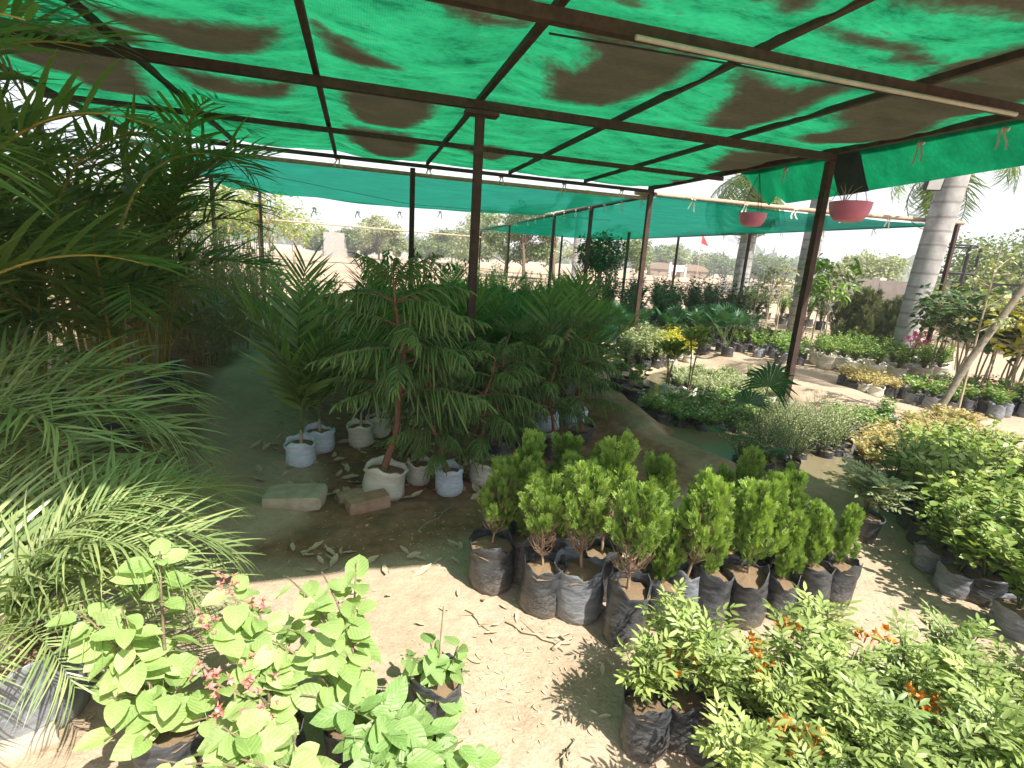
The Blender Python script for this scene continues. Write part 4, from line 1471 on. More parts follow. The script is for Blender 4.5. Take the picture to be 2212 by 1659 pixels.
palm('areca_palm', 'areca whose long feathery fronds reach far out over the lane', -1.95, 6.0, 'black', .19, .26, ARECA,
     [(-25, 0, 1.7), (0, 6, 1.75), (20, 2, 1.7), (-10, 16, 1.6), (45, 4, 1.6), (-50, 6, 1.5), (10, -8, 1.6), (30, 18, 1.5)], 0.9, 0.02, 'areca clumps on the left', canes=4)
palm('areca_palm', 'areca with a golden arching rib close to the left edge', -2.05, 2.95, 'black', .19, .26, ARECA,
     [(-20, -4, 1.7), (40, 0, 1.75), (80, 4, 1.7), (10, 8, 1.6), (-60, 4, 1.5), (130, 2, 1.7), (60, -8, 1.7)], 0.9, 0.02, 'areca clumps on the left', canes=5)
for (bp, bag, ty, fr, lab) in [
    ((650, 1003), 'blue', 560, [(80, -4, 1.0), (30, 0, 0.75), (200, 4, 0.85), (140, 6, 0.7), (-30, 10, 0.6), (300, 8, 0.6), (100, 10, 0.8)], 'upright palm in the front pale blue sack left of the bricks'),
    ((690, 968), 'blue', 600, [(20, 0, 0.8), (90, 4, 1.0), (180, 6, 0.8), (-40, 10, 0.6), (60, 10, 0.7)], 'palm in the second pale blue sack, tucked behind the front one'),
    ((780, 956), 'white', 690, [(20, 4, 0.8), (90, 4, 0.9), (180, 8, 0.8), (-60, 8, 0.7), (140, 10, 0.8), (240, 12, 0.7)], 'dark areca in a low white sack left of the tallest araucaria'),
    ((818, 934), 'white', 700, [(40, 4, 0.9), (110, 4, 0.9), (190, 8, 0.8), (-60, 8, 0.8), (270, 10, 0.7)], 'dark areca in a creased white sack behind the tallest araucaria'),
    ((868, 925), 'white', 690, [(10, 6, 0.9), (100, 4, 0.9), (170, 8, 0.8), (-80, 8, 0.7), (250, 8, 0.8)], 'dark areca in a dirty white sack in the middle of the basin'),
    ((912, 922), 'white', 680, [(30, 6, 0.9), (120, 4, 1.0), (200, 8, 0.8), (-50, 8, 0.8), (280, 8, 0.8)], 'dark areca in a grey-white sack behind the slim araucaria'),
    ((1188, 917), 'blue', 640, [(0, 8, 0.9), (90, 0, 1.1), (180, 10, 0.9), (250, 10, 0.8), (40, 4, 1.0), (140, 6, 1.0)], 'areca in a bright blue-white sack, left of the pair behind the thujas'),
    ((1250, 908), 'blue', 640, [(20, 10, 1.0), (80, 0, 1.15), (170, 6, 1.0), (-30, 12, 1.0), (260, 10, 0.8)], 'areca in a bright blue-white sack, right of the pair behind the thujas'),
]:
    g = G(*bp)
    y = g[1] + 0.05
    r = .105 if bag != 'white' else .10
    t = palm('areca_palm', lab, g[0], y, bag, r, .17, ARECA_UP, [(a, b - 2, 1.0) for a, b, c in fr], 0.10, 0.011, 'young arecas in pale sacks')
    ht = HT((g[0], y), ty) - 0.30
    for o, (a, b, c) in zip([q for q in t.children if q.name.startswith('frond')], fr):
        o.scale = (ht * c * 1.04,) * 3

# unlabelled-looking dark arecas filling the back of the basin
for k, (x, y) in enumerate([(0.1, 4.9), (0.45, 5.3), (0.9, 5.0), (1.3, 5.4), (1.75, 5.1), (0.2, 5.9), (0.75, 6.0), (1.35, 6.2), (1.9, 5.9), (2.35, 5.5), (2.3, 6.6), (1.6, 6.9), (0.9, 6.9), (0.3, 6.8), (2.7, 6.2), (2.9, 7.0)]):
    palm('areca_palm', 'dark areca standing in the shaded crowd behind the araucarias', x, y, 'black', .12, .2, ARECA_UP + ARECA[:2],
         ring(5, 6, rng.uniform(0.75, 1.05), rng.uniform(0, 70)) + ring(4, 18, 0.8), 0.12, 0.018, 'dark arecas at the back of the basin')

# fan palm seedling in the water
g = G(1618, 975)
t, sz = pot('fan_palm', 'young fan palm with three broad pleated leaves rising from the flooded bed', 'fan palm', g[0], g[1], 'black', .08, .16)
for (az, tilt, sc, me) in ((20, 4, 0.62, 0), (200, 55, 0.50, 1), (250, 62, 0.42, 2), (60, 35, 0.5, 3)):
    link('leaf', FAN[me], t, (0, 0, sz), (0, R(tilt), R(az)), sc)


# ------------------------------------------------------------------ broad-leaved shrubs in the foreground
def broad_leaf(seed, heart=0.3, wide=0.40):
    q = np.random.default_rng(seed)
    rows, cols = 7, 5
    V = []
    for i in range(rows):
        t = i / (rows - 1)
        w = wide * float(np.interp(t, [0, 0.10, 0.25, 0.45, 0.68, 0.85, 0.95, 1.0], [0.25 + heart, 0.78 + heart * 0.4, 1.0, 1.0, 0.80, 0.46, 0.18, 0.02]))
        for j in range(cols):
            u = j / (cols - 1) * 2 - 1
            yy = t - (0.10 * heart * abs(u) if i == 0 else 0) + 0.0
            zz = 0.13 * abs(u) * w * 2 - 0.16 * t * t + 0.03 * math.sin(7 * t + u * 3 + seed) + q.normal(0, 0.006)
            V.append((u * w, yy, zz))
    F = [(i * cols + j, i * cols + j + 1, (i + 1) * cols + j + 1, (i + 1) * cols + j) for i in range(rows - 1) for j in range(cols - 1)]
    mb = MB().add(V, F, q.uniform(0, 1))
    mb.tube([(0, -0.22, 0.03), (0, -0.1, 0.0), (0, 0.02, 0.0)], 0.012, 4, 0.7, cap=False)
    return mb


BROAD = [broad_leaf(s).build('leaf', M['broad']) for s in range(5)]
BROAD2 = [broad_leaf(s + 9, 0.15, 0.33).build('leaf', M['broad2']) for s in range(4)]
PINKF = [flower_mesh(s, M['pink'], 9, 0.014, 0.02) for s in range(3)]


def atY(px, py, Y):
    d = ray(px, py)
    k = Y / d[1]
    return np.array([d[0] * k, Y, CAM_H + d[2] * k])


def leaf_rot(d, nrm):
    d = unit(d)
    x = unit(np.cross(d, nrm))
    z = np.cross(x, d)
    return Matrix(((x[0], d[0], z[0]), (x[1], d[1], z[1]), (x[2], d[2], z[2]))).to_euler()


def big_shrub(name, label, base, tips, leaves, size, stemmat, nodes=6, flowers=0, group=None, bag='black'):
    t, sz = pot(name, label, 'potted shrub', base[0], base[1], bag, .085, .17, group)
    o0 = np.array([base[0], base[1], t.location[2]])
    for (px, py, Y) in tips:
        e = atY(px, py, Y) - o0
        s = np.array([rng.normal(0, 0.02), rng.normal(0, 0.02), sz - 0.01])
        hv = e - s
        c = s + np.array([hv[0] * 0.3, hv[1] * 0.3, hv[2] * 0.75])
        b = bezier(s, c, e, 9)
        sto = link('stem', MB().tube(b, np.linspace(0.0055, 0.002, 9), 5).build('stem', stemmat), t)
        ln = np.linalg.norm(hv)
        nn = max(3, int(nodes * ln / 0.35))
        for k in range(nn):
            u = 0.25 + 0.75 * (k + 0.5 * rng.random()) / nn
            p = np.array([np.interp(u, np.linspace(0, 1, 9), b[:, q]) for q in range(3)])
            a = rng.uniform(0, 6.28)
            for w in range(2):
                if rng.random() < 0.12:
                    continue
                aa = a + w * math.pi + rng.normal(0, 0.35)
                d = np.array([math.cos(aa), math.sin(aa), rng.normal(-0.05, 0.35)])
                L = size * rng.uniform(0.65, 1.15) * (0.75 if u > 0.9 else 1.0)
                nrm = np.array([SUN_AZ[0] * 0.35, SUN_AZ[1] * 0.35, 1.0]) + rng.normal(0, 0.35, 3)
                link('leaf', leaves[rng.integers(len(leaves))], sto, p + unit(d) * L * 0.22, leaf_rot(d, nrm), (L * rng.uniform(0.85, 1.1), L, L))
        if flowers and rng.random() < flowers:
            link('flower_cluster', PINKF[rng.integers(3)], sto, e + [0, 0, 0.01], (rng.normal(0, 0.5), rng.normal(0, 0.5), rng.uniform(0, 6)), rng.uniform(0.9, 1.5))
    return t


big_shrub('broadleaf_shrub', 'broad-leaved shrub with one tall single shoot, leftmost of the foreground shrubs', (-0.52, 1.38),
          [(345, 1190, 1.52), (180, 1330, 1.46), (262, 1310, 1.42), (235, 1510, 1.33), (320, 1490, 1.38), (225, 1600, 1.28), (160, 1320, 1.5), (310, 1600, 1.25), (390, 1480, 1.35), (270, 1420, 1.4)], BROAD, .082, M['bark'], 7, 0.18000000000000002, 'broad-leaved foreground shrubs')
big_shrub('broadleaf_shrub', 'broad-leaved shrub with pink flower clusters in the middle of the foreground', (-0.24, 1.33),
          [(490, 1265, 1.5), (440, 1345, 1.42), (450, 1475, 1.33), (520, 1425, 1.38), (560, 1315, 1.48), (410, 1560, 1.28), (480, 1540, 1.3), (600, 1440, 1.4), (540, 1490, 1.3)], BROAD, .082, M['bark'], 7, 0.36000000000000004, 'broad-leaved foreground shrubs')
big_shrub('broadleaf_shrub', 'broad-leaved shrub with dark twigs reaching highest at the centre of the foreground', (0.0, 1.33),
          [(620, 1245, 1.5), (695, 1235, 1.52), (770, 1215, 1.56), (690, 1335, 1.42), (610, 1350, 1.4), (650, 1500, 1.32), (720, 1420, 1.4), (740, 1500, 1.32), (580, 1380, 1.4)], BROAD, .082, M['bark'], 7, 0.27, 'broad-leaved foreground shrubs')
big_shrub('broadleaf_shrub', 'broad-leaved shrub cut by the bottom edge, nearest the camera', (-0.14, 1.08),
          [(480, 1570, 1.18), (560, 1550, 1.2), (640, 1580, 1.14), (520, 1640, 1.08), (600, 1650, 1.05), (400, 1650, 1.1), (340, 1640, 1.15), (670, 1640, 1.08)], BROAD, .082, M['bark'], 7, 0.225, 'broad-leaved foreground shrubs')
big_shrub('smooth_leaved_shrub', 'smooth pale-leaved plant spilling over the bottom edge at the centre', (0.16, 1.12),
          [(800, 1560, 1.18), (880, 1590, 1.14), (960, 1610, 1.12), (740, 1590, 1.15), (1040, 1635, 1.1), (850, 1650, 1.06), (920, 1575, 1.16), (780, 1640, 1.08), (730, 1520, 1.22), (790, 1520, 1.22), (850, 1545, 1.2), (1000, 1600, 1.12)], BROAD2, .085, M['greenstem'], 10, 0)
t = big_shrub('climbing_vine', 'pale climber tied to two bamboo stakes, alone on the sand', (0.235, 1.42),
              [(865, 1415, 1.42), (930, 1390, 1.42), (990, 1395, 1.42), (1015, 1450, 1.41), (850, 1480, 1.4), (960, 1450, 1.38), (905, 1430, 1.45), (1000, 1520, 1.36), (880, 1530, 1.34), (940, 1520, 1.33)], BROAD2, .066, M['greenstem'], 11, 0)
for (bx, by, px, py) in ((0.24, 1.42, 960, 1308), (0.20, 1.40, 872, 1418), (0.26, 1.40, 905, 1480)):
    e = atY(px, py, by) - np.array([0.235, 1.42, t.location[2]])
    link('stake', MB().tube([(bx - 0.235, by - 1.42, 0.05), tuple(e)], [0.006, 0.005], 6).build('stake', M['palebark']), t)


# ------------------------------------------------------------------ orange-flowered bed at the lower right
TEC = [pinnate_shrub(s, 0.27, 0.10, 6, 6, M['tecoma'], 0.080, 0.034, 3, 0.33) for s in range(6)]
ORF = [flower_mesh(s + 40, M['orange'], 11, 0.021, 0.022) for s in range(3)]
pts = bed([(1530, 1690), (1500, 1620), (1560, 1560), (1720, 1520), (1900, 1520), (2060, 1550), (2230, 1610), (2500, 1850), (2300, 2100), (1560, 1950)], 0.155)
pts += [tuple(G(1404, 1640)[:2] + [0, 0.05]), tuple(G(1486, 1622)[:2] + [0.0, 0.06]), tuple(G(1455, 1545)[:2] + [0.0, 0.06])]
blooms = [G(1700, 1345, .36), G(1640, 1415, .34), G(1652, 1460, .34), G(1480, 1420, .34), G(1740, 1590, .34), G(2030, 1520, .35), G(1710, 1570, .34), G(1990, 1500, .35), G(1630, 1390, .34), G(1895, 1380, .3)]
bedt = []
for k, (x, y) in enumerate(pts):
    lab = 'orange-flowered shrub with fine pinnate leaves crowded in the lower right bed'
    t, sz = plant('orange_shrub', lab, 'potted shrub', x, y, 'black', rng.uniform(.068, .082), rng.uniform(.15, .18), TEC[k % 6], rng.uniform(0.85, 1.1), 'orange-flowered bed')
    bedt.append((t, x, y, sz))
for k, b in enumerate(blooms):
    t, x, y, sz = min(bedt, key=lambda w: math.hypot(b[0] - w[1], b[1] - w[2]))
    link('flower_cluster', ORF[k % 3], t, (b[0] - x, b[1] - y, b[2] + 0.01), (0.3, 0.2, k), rng.uniform(0.8, 1.3))
    t['label'] = 'shrub bearing orange trumpet flowers in the lower right bed'

# ------------------------------------------------------------------ the other beds
SP = {}


def reed(seed):
    q = np.random.default_rng(seed)
    st = MB()
    P, D, N = [], [], []
    for k in range(60):
        a = q.uniform(0, 6.28)
        r = 0.34 * math.sqrt(q.random())
        b = np.array([math.cos(a) * r, math.sin(a) * r, 0])
        e = b * 1.25 + [q.normal(0, 0.1), q.normal(0, 0.1), q.uniform(0.8, 1.6)]
        c = bezier(b, (b + e) / 2 + q.normal(0, 0.05, 3), e, 6)
        st.tube(c, np.linspace(0.005, 0.002, 6), 4, cap=False)
        for j in range(16):
            u = q.uniform(0.1, 1.0)
            P.append([np.interp(u, np.linspace(0, 1, 6), c[:, w]) for w in range(3)])
            an = q.uniform(0, 6.28)
            D.append([math.cos(an) * 0.5, math.sin(an) * 0.5, q.normal(0.1, 0.8)])
            N.append([math.cos(an + 1), math.sin(an + 1), 0.5])
    LL = q.uniform(0.05, 0.13, len(P))
    return [st.build('stems', M['twig']), MB().scatter(LEAFN, P, D, N, LL, LL * 0.6).build('foliage', M['straw'])]

SP['lime'] = [shrub(100 + s, 0.46, 0.20, 11, 8, LEAF, 0.055, 0.95, M['greenstem'], M['lime'], 0.1, 0.2) for s in range(5)]
SP['wispy'] = [shrub(120 + s, 0.42, 0.22, 22, 12, RHOMB, 0.020, 0.5, M['greenstem'], M['sage'], 0.0, 0.15, rad=0.0022) for s in range(4)]
SP['cream'] = [shrub(140 + s, 0.15, 0.12, 14, 6, RHOMB, 0.034, 0.62, M['twig'], M['peach'], 0.2, 0.2, rad=0.002) for s in range(3)]
SP['white'] = [shrub(160 + s, 0.17, 0.13, 14, 6, LEAF, 0.036, 0.8, M['greenstem'], M['mid'], 0.1, 0.2, rad=0.002, flowers=(M['white_petal'], 4, 0.016)) for s in range(4)]
SP['sage'] = [shrub(180 + s, 0.18, 0.11, 12, 6, LEAFN, 0.06, 0.8, M['greenstem'], M['sage'], -0.3, 0.1, rad=0.002) for s in range(3)]
SP['yellow'] = [shrub(200 + s, 0.42, 0.16, 14, 8, LEAFN, 0.07, 0.9, M['greenstem'], M['yellow'], 0.0, 0.25) for s in range(3)]
SP['lance'] = [shrub(220 + s, 0.46, 0.18, 14, 9, LEAFN, 0.085, 0.8, M['greenstem'], M['sage'], 0.5, 0.25) for s in range(3)]
SP['seedling'] = [shrub(240 + s, 0.28, 0.10, 4, 6, LEAF, 0.055, 0.9, M['greenstem'], M['mid'], 0.1, 0.3) for s in range(4)]
SP['hedge'] = [shrub(260 + s, 0.36, 0.19, 26, 8, LEAF, 0.045, 0.8, M['bark'], M['mid'], 0.0, 0.3) for s in range(4)]
SP['vinca'] = [shrub(280 + s, 0.24, 0.14, 10, 6, LEAF, 0.06, 0.75, M['greenstem'], M['mid'], 0.05, 0.2, flowers=(M['magenta'], 3, 0.02)) for s in range(3)]
SP['dark'] = [shrub(300 + s, 1.15, 0.40, 22, 12, LEAF, 0.075, 0.9, M['bark'], M['deep'], 0.15, 0.25, rad=0.007) for s in range(3)]
SP['tallmid'] = [shrub(320 + s, 1.0, 0.36, 20, 12, LEAF, 0.075, 0.9, M['bark'], M['mid'], 0.1, 0.25, rad=0.006) for s in range(3)]
SP['silver'] = [shrub(340, 0.5, 0.28, 40, 10, RHOMB, 0.04, 0.6, M['twig'], M['silver'], 0.0, 0.2)]
SP['reed'] = [reed(360 + s) for s in range(3)]
SP['juniper'] = [thuja_parts(380 + s, 0.0, 0.24, 0.05, 0.9) for s in range(3)]
for s in range(3):
    f2 = SP['juniper'][s][1].copy()
    f2.materials.clear()
    f2.materials.append(M['juniper'])
    SP['juniper'][s] = (SP['juniper'][s][0], f2)
SP['tuft'] = [shrub(400 + s, 0.16, 0.10, 5, 4, LEAFN, 0.10, 1.1, M['greenstem'], M['lime'], -0.3, 0.3, whorl=3) for s in range(3)]


def fill(spec, name, label, cat, poly, sp, bag, r, h, sc=(0.85, 1.15), group=None, world=False, jit=0.25):
    out = []
    for k, (x, y) in enumerate(bed(poly, sp, jit, world)):
        b = bag[rng.integers(len(bag))] if isinstance(bag, (list, tuple)) else bag
        out.append(plant(name, label, cat, x, y, b, r * rng.uniform(0.9, 1.1), h * rng.uniform(0.9, 1.1), SP[spec][rng.integers(len(SP[spec]))], rng.uniform(*sc), group)[0])
    return out


fill('lime', 'lime_shrub', 'yellow-green leafy shrub in a black bag in the thick bed at the right edge', 'potted shrub',
     [(1895, 1160), (1960, 1172), (2040, 1235), (2120, 1300), (2230, 1385), (2420, 1500), (2420, 1180), (2212, 1075), (2050, 1030), (1960, 1040), (1900, 1090)], 0.20, 'black', .085, .15, (0.85, 1.2), 'lime shrubs at the right edge')
g = G(1876, 1172)
plant('feathery_shrub', 'grey-green feathery plant in a smooth grey pot at the near corner of the lime bed', 'potted shrub', g[0], g[1] + .05, 'tub', .085, .16,
      pinnate_shrub(77, 0.30, 0.15, 7, 5, M['sage'], 0.16, 0.05, 5, 0.3), 1.0)
for (px, py, sc, lab) in ((2078, 1290, 0.9, 'lone lime shrub in a greenish crumpled bag in front of the right-hand bed'), (2030, 1240, 0.7, 'small lime shrub in a dusty bag just outside the right-hand bed'), (2215, 1385, 1.0, 'lime shrub in a sandy bag cut by the right edge')):
    g = G(px, py)
    plant('lime_shrub', lab, 'potted shrub', g[0], g[1] + .05, 'grey', .085, .14, SP['lime'][rng.integers(5)], sc, 'lime shrubs at the right edge')
fill('cream', 'cream_plant', 'low cream-leaved plant in a small bag between the pool and the leaning pole', 'potted plant',
     [(1850, 985), (1880, 1005), (2010, 1012), (2120, 985), (2110, 945), (1990, 918), (1880, 930)], 0.17, 'black', .065, .09, (0.9, 1.3), 'cream-leaved plants by the pool')
fill('wispy', 'wispy_shrub', 'wispy grey-green shrub in a small black bag standing in the shallow water', 'potted shrub',
     [(1585, 985), (1640, 1002), (1810, 990), (1850, 955), (1800, 915), (1650, 915)], 0.21, ['black', 'black', 'grey'], .07, .13, (0.85, 1.2), 'wispy shrubs in the pool')
fill('white', 'white_flowered_plant', 'low white-flowered plant in a bag along the shaded end of the pool', 'potted plant',
     [(1393, 885), (1402, 905), (1470, 918), (1600, 925), (1700, 905), (1620, 868), (1450, 862)], 0.17, ['black', 'black', 'grey'], .07, .12, (0.9, 1.3), 'white-flowered plants in the pool')
fill('white', 'white_flowered_plant', 'low glossy plant in a black bag beside the sunlit walk', 'potted plant',
     [(1770, 905), (1800, 918), (1930, 935), (1935, 905), (1800, 883)], 0.17, ['black', 'grey'], .07, .11, (0.9, 1.2), 'glossy plants by the walk')
fill('sage', 'sage_seedling', 'grey-green seedling in a small bag in the row before the sunlit walk', 'potted plant',
     [(1440, 830), (1500, 850), (1690, 866), (1705, 835), (1560, 806), (1440, 800)], 0.16, ['black', 'grey', 'white'], .06, .12, (0.65, 0.95), 'grey-green seedlings before the walk')
fill('yellow', 'yellow_shrub', 'yellow-leaved shrub glowing in the sun behind the shaded tubs', 'potted shrub',
     [(1420, 795), (1480, 795), (1495, 765), (1420, 760)], 0.28, ['white', 'black'], .09, .13, (0.9, 1.2), 'yellow shrubs')
fill('lance', 'drooping_shrub', 'pale drooping lance-leaved shrub left of the yellow shrubs', 'potted shrub',
     [(1340, 800), (1415, 805), (1420, 760), (1345, 755)], 0.27, 'black', .09, .13, (0.9, 1.2), 'lance-leaved shrubs')
for (px, py, ty, lab) in ((1493, 850, 700, 'tall thin croton with yellow-green tufts in a white sack'), (1446, 842, 730, 'shorter bare-stemmed croton beside the white sack')):
    g = G(px, py)
    t, sz = pot('croton', lab, 'potted croton', g[0], g[1] + .06, 'white', .10, .16)
    hh = HT(g[:2], ty) - sz
    for k in range(4):
        a = k * 1.6
        e = np.array([math.cos(a) * 0.09, math.sin(a) * 0.09, sz + hh * (0.8 + 0.06 * k)])
        link('stem', MB().tube(bezier((math.cos(a) * .02, math.sin(a) * .02, sz), (0, 0, sz + hh * 0.5), e, 6), np.linspace(.007, .004, 6), 5).build('stem', M['bark']), t)
        link('foliage', SP['tuft'][k % 3][1], t, e - [0, 0, 0.07], (0, 0, a), 1.1)
for (px, py, lab) in ((1368, 868, 'black tub with a thin leafy plant standing in the shaded water'), (1388, 850, 'black tub half hidden behind the front tub'), (1343, 852, 'black tub with twisted pale branches beside the muddy bank')):
    g = G(px, py)
    plant('tub_plant', lab, 'potted plant', g[0], g[1] + .08, 'tub', .125, .19, SP['seedling'][rng.integers(4)], 1.3, 'black tubs by the bank', None)
fill('seedling', 'leafy_seedling', 'leafy seedling in a black bag across the sunlit walk', 'potted plant',
     [(1560, 748), (1620, 768), (1700, 792), (1745, 790), (1740, 765), (1640, 735), (1570, 728)], 0.30, ['black', 'grey'], .09, .15, (0.9, 1.5), 'seedlings across the walk')
fill('hedge', 'round_green_shrub', 'dense round green shrub in a pale sack in the far right bed', 'potted shrub',
     [(1755, 790), (1830, 812), (2030, 826), (2040, 790), (1830, 762), (1760, 762)], 0.36, ['tan', 'white', 'tan'], .14, .22, (0.8, 1.05), 'round shrubs in pale sacks')
fill('vinca', 'pink_flowered_plant', 'leafy plant with pink flowers in a grey bag on the far edge of the walk', 'potted plant',
     [(1930, 868), (2000, 888), (2110, 905), (2240, 915), (2240, 870), (2060, 852), (1940, 845)], 0.24, ['grey', 'black'], .09, .16, (0.75, 1.0), 'pink-flowered plants by the walk')
fill('cream', 'cream_plant', 'sparse cream-leaved plant in a black bag along the far edge of the walk', 'potted plant',
     [(1800, 828), (1850, 850), (1930, 865), (1935, 845), (1860, 825)], 0.2, ['black', 'white'], .08, .13, (1.0, 1.5), 'cream-leaved plants along the walk')
fill('dark', 'dark_shrub', 'shaded evergreen shrub in the back row under the teal net', 'potted shrub',
     [(6.0, 9.4), (9.3, 10.8), (11.5, 13.0), (10.5, 15.5), (6.5, 14.5), (5.2, 11.0)], 0.9, 'black', .16, .22, (0.8, 1.2), 'dark shrubs under the net', True)
for k, (x, y) in enumerate(bed([(5.2, 7.6), (6.2, 7.6), (8.2, 9.6), (7.6, 10.4), (5.8, 9.6)], 0.5, 0.25, True)):
    t, sz = pot('fan_palm', 'dark fan palm in the cluster at the edge of the teal net', 'fan palm', x, y, 'black', .11, .18, 'fan palms under the net')
    for q in range(7):
        link('leaf', FAN[q % 4], t, (0, 0, sz), (0, R(rng.uniform(0, 30)), R(q * 51 + rng.normal(0, 10))), rng.uniform(0.42, 0.62))
for k, (x, y) in enumerate(bed([(2.9, 7.6), (4.9, 8.3), (4.6, 11.5), (1.6, 12.5), (1.0, 9.0)], 0.62, 0.25, True)):
    t, sz = pot('fan_palm', 'fan palm in the dim rows beneath the rear teal net', 'fan palm', x, y, 'black', .11, .18, 'fan palms in the dim rows')
    for q in range(6):
        link('leaf', FAN[q % 4], t, (0, 0, sz), (0, R(rng.uniform(0, 30)), R(q * 60 + rng.normal(0, 10))), rng.uniform(0.45, 0.65))
fill('tallmid', 'leafy_shrub', 'tall leafy shrub in the rows beyond the rear teal net', 'potted shrub',
     [(2.2, 13.2), (5.5, 13.2), (7.5, 17), (2.6, 17)], 1.2, 'black', .16, .22, (0.8, 1.3), 'tall shrubs beyond the rear net', True)
g = G(1592, 700)
plant('silver_shrub', 'round silvery shrub shining among dark shrubs right of the corner post', 'potted shrub', 7.6, 8.9, 'black', .12, .2, SP['silver'][0], 1.3)
for k, px in enumerate((1838, 1868, 1898, 1930, 1962, 1992)):
    g = DIST(px, 13.0 + 0.3 * (k % 2))
    t, sz = pot('juniper', 'dusty upright juniper in the dark clump before the grey palm trunk', 'potted juniper', g[0], g[1], 'black', .16, .24, 'junipers before the trunk')
    for me, nm in zip(SP['juniper'][k % 3], ('trunk', 'foliage')):
        link(nm, me, t, (0, 0, sz), (0, 0, k), 0.92 + 0.10 * (k % 3))
fill('lime', 'lime_shrub', 'bright lime shrub with large leaves in front of the junipers', 'potted shrub',
     [(1830, 748), (1920, 768), (1960, 765), (1960, 745), (1840, 730)], 0.6, 'black', .13, .2, (1.4, 1.8), 'lime shrubs before the junipers')
t = ground_plant('bougainvillea', 'magenta flowering shrub at the foot of the right-hand net post', 'shrub', *DIST(2012, 11.2)[:2], SP['seedling'][0], 1.6)
link('flower_cluster', flower_mesh(70, M['magenta'], 16, 0.07, 0.10), t, (0, 0, 0.62))


def sapling(name, label, x, y, ht, crown_r, seed, leafmat, tpl, L, wl, n=420, cz=0.8, group=None, stems=2, droop=0.5):
    q = np.random.default_rng(seed)
    t = thing(name, label, 'sapling', (x, y, gz(x, y) - 0.02), 0, group)
    tr = MB()
    P, D, N = [], [], []
    for s in range(stems):
        e = np.array([q.normal(0, 0.25) * crown_r, q.normal(0, 0.25) * crown_r, ht * q.uniform(0.82, 0.95)])
        b = bezier((q.normal(0, 0.05), q.normal(0, 0.05), 0), (q.normal(0, 0.08), q.normal(0, 0.08), ht * 0.5), e, 8)
        tr.tube(b, np.linspace(0.016, 0.006, 8) * max(1, ht / 2), 6)
        for k in range(14):
            u = q.uniform(0.5, 1.0)
            p = np.array([np.interp(u, np.linspace(0, 1, 8), b[:, c]) for c in range(3)])
            a = q.uniform(0, 6.28)
            l = crown_r * q.uniform(0.4, 1.1)
            f = p + np.array([math.cos(a) * l, math.sin(a) * l, l * q.uniform(0.0, 0.7)])
            tr.tube([p, (p + f) / 2 + [0, 0, 0.05 * l], f], [0.006, 0.004, 0.002], 4, cap=False)
            m_ = max(4, n // (stems * 14))
            for j in range(m_):
                aa = q.uniform(0, 6.28)
                P.append(f + q.normal(0, crown_r * 0.10, 3) - (f - p) * q.uniform(0, 0.35))
                D.append([math.cos(aa), math.sin(aa), q.normal(-droop, 0.45)])
                N.append(np.array([0, 0, 1.0]) + q.normal(0, 0.45, 3))
    link('trunk', tr.build('trunk', M['palebark']), t)
    LL = q.uniform(0.6, 1.15, len(P)) * L
    link('crown', MB().scatter(tpl, P, D, N, LL, LL * wl).build('crown', leafmat), t)
    return t


g = DIST(1800, 12.0)
sapling('mango_sapling', 'tall sapling with long drooping leaves beside the leftmost sunlit post', g[0], g[1], 2.1, 0.55, 1, M['mid'], LEAFN, 0.17, 0.9, 520)
g = DIST(1768, 13.0)
sapling('mango_sapling', 'thin sapling with pale stems left of the tall drooping one', g[0], g[1], 2.0, 0.4, 2, M['lime'], LEAFN, 0.15, 0.9, 300)
fill('tallmid', 'leafy_shrub', 'sunlit leafy shrub between the saplings and the dark junipers', 'potted shrub',
     [(11.5, 11.5), (14.0, 12.5), (15.0, 15.5), (11.8, 15.0)], 1.0, 'black', .16, .22, (0.7, 1.1), 'sunlit shrubs by the saplings', True)
for k, px in enumerate((1640, 1672, 1700)):
    g = DIST(px, 14.5 + k * 0.4)
    sapling('bare_sapling', ('thin pale sapling with a sparse crown right of the dark shrubs', 'middle one of three sparse pale saplings before the road', 'sparse sapling nearest the second grey trunk')[k], g[0], g[1], 1.75 + 0.1 * k, 0.35, 5 + k, M['straw'], LEAF, 0.09, 0.8, 150, group='sparse saplings')
for k, (px, D, h_, mt, lab) in enumerate(((2075, 11.2, 1.5, 'deep', 'dark leafy shrub with bare lower stems right of the net post'), (2130, 10.6, 1.45, 'deep', 'dark shrub on thin trunks under the black fence'), (2185, 10.2, 1.5, 'deep', 'dark shrub on bare stems at the right edge'), (2275, 9.4, 1.5, 'yellow', 'shrub with bright yellow leaves at the right edge'), (2240, 10.0, 1.3, 'deep', 'dark shrub cut off by the right edge'), (2100, 12.6, 1.4, 'lime', 'sunlit pale shrub behind the dark ones at the right'))):
    g = DIST(px, D)
    sapling('hedge_shrub', lab, g[0], g[1], h_, 0.55, 20 + k, M[mt], LEAF, 0.13, 0.9, 460, group='shrubs at the right edge', stems=5, droop=0.1)
g = DIST(2130, 7.4)
t = sapling('leafy_sapling', 'small pale-leaved sapling leaning beside the grey pole top', g[0], g[1], 2.0, 0.3, 33, M['sage'], LEAF, 0.05, 0.8, 500, stems=1)

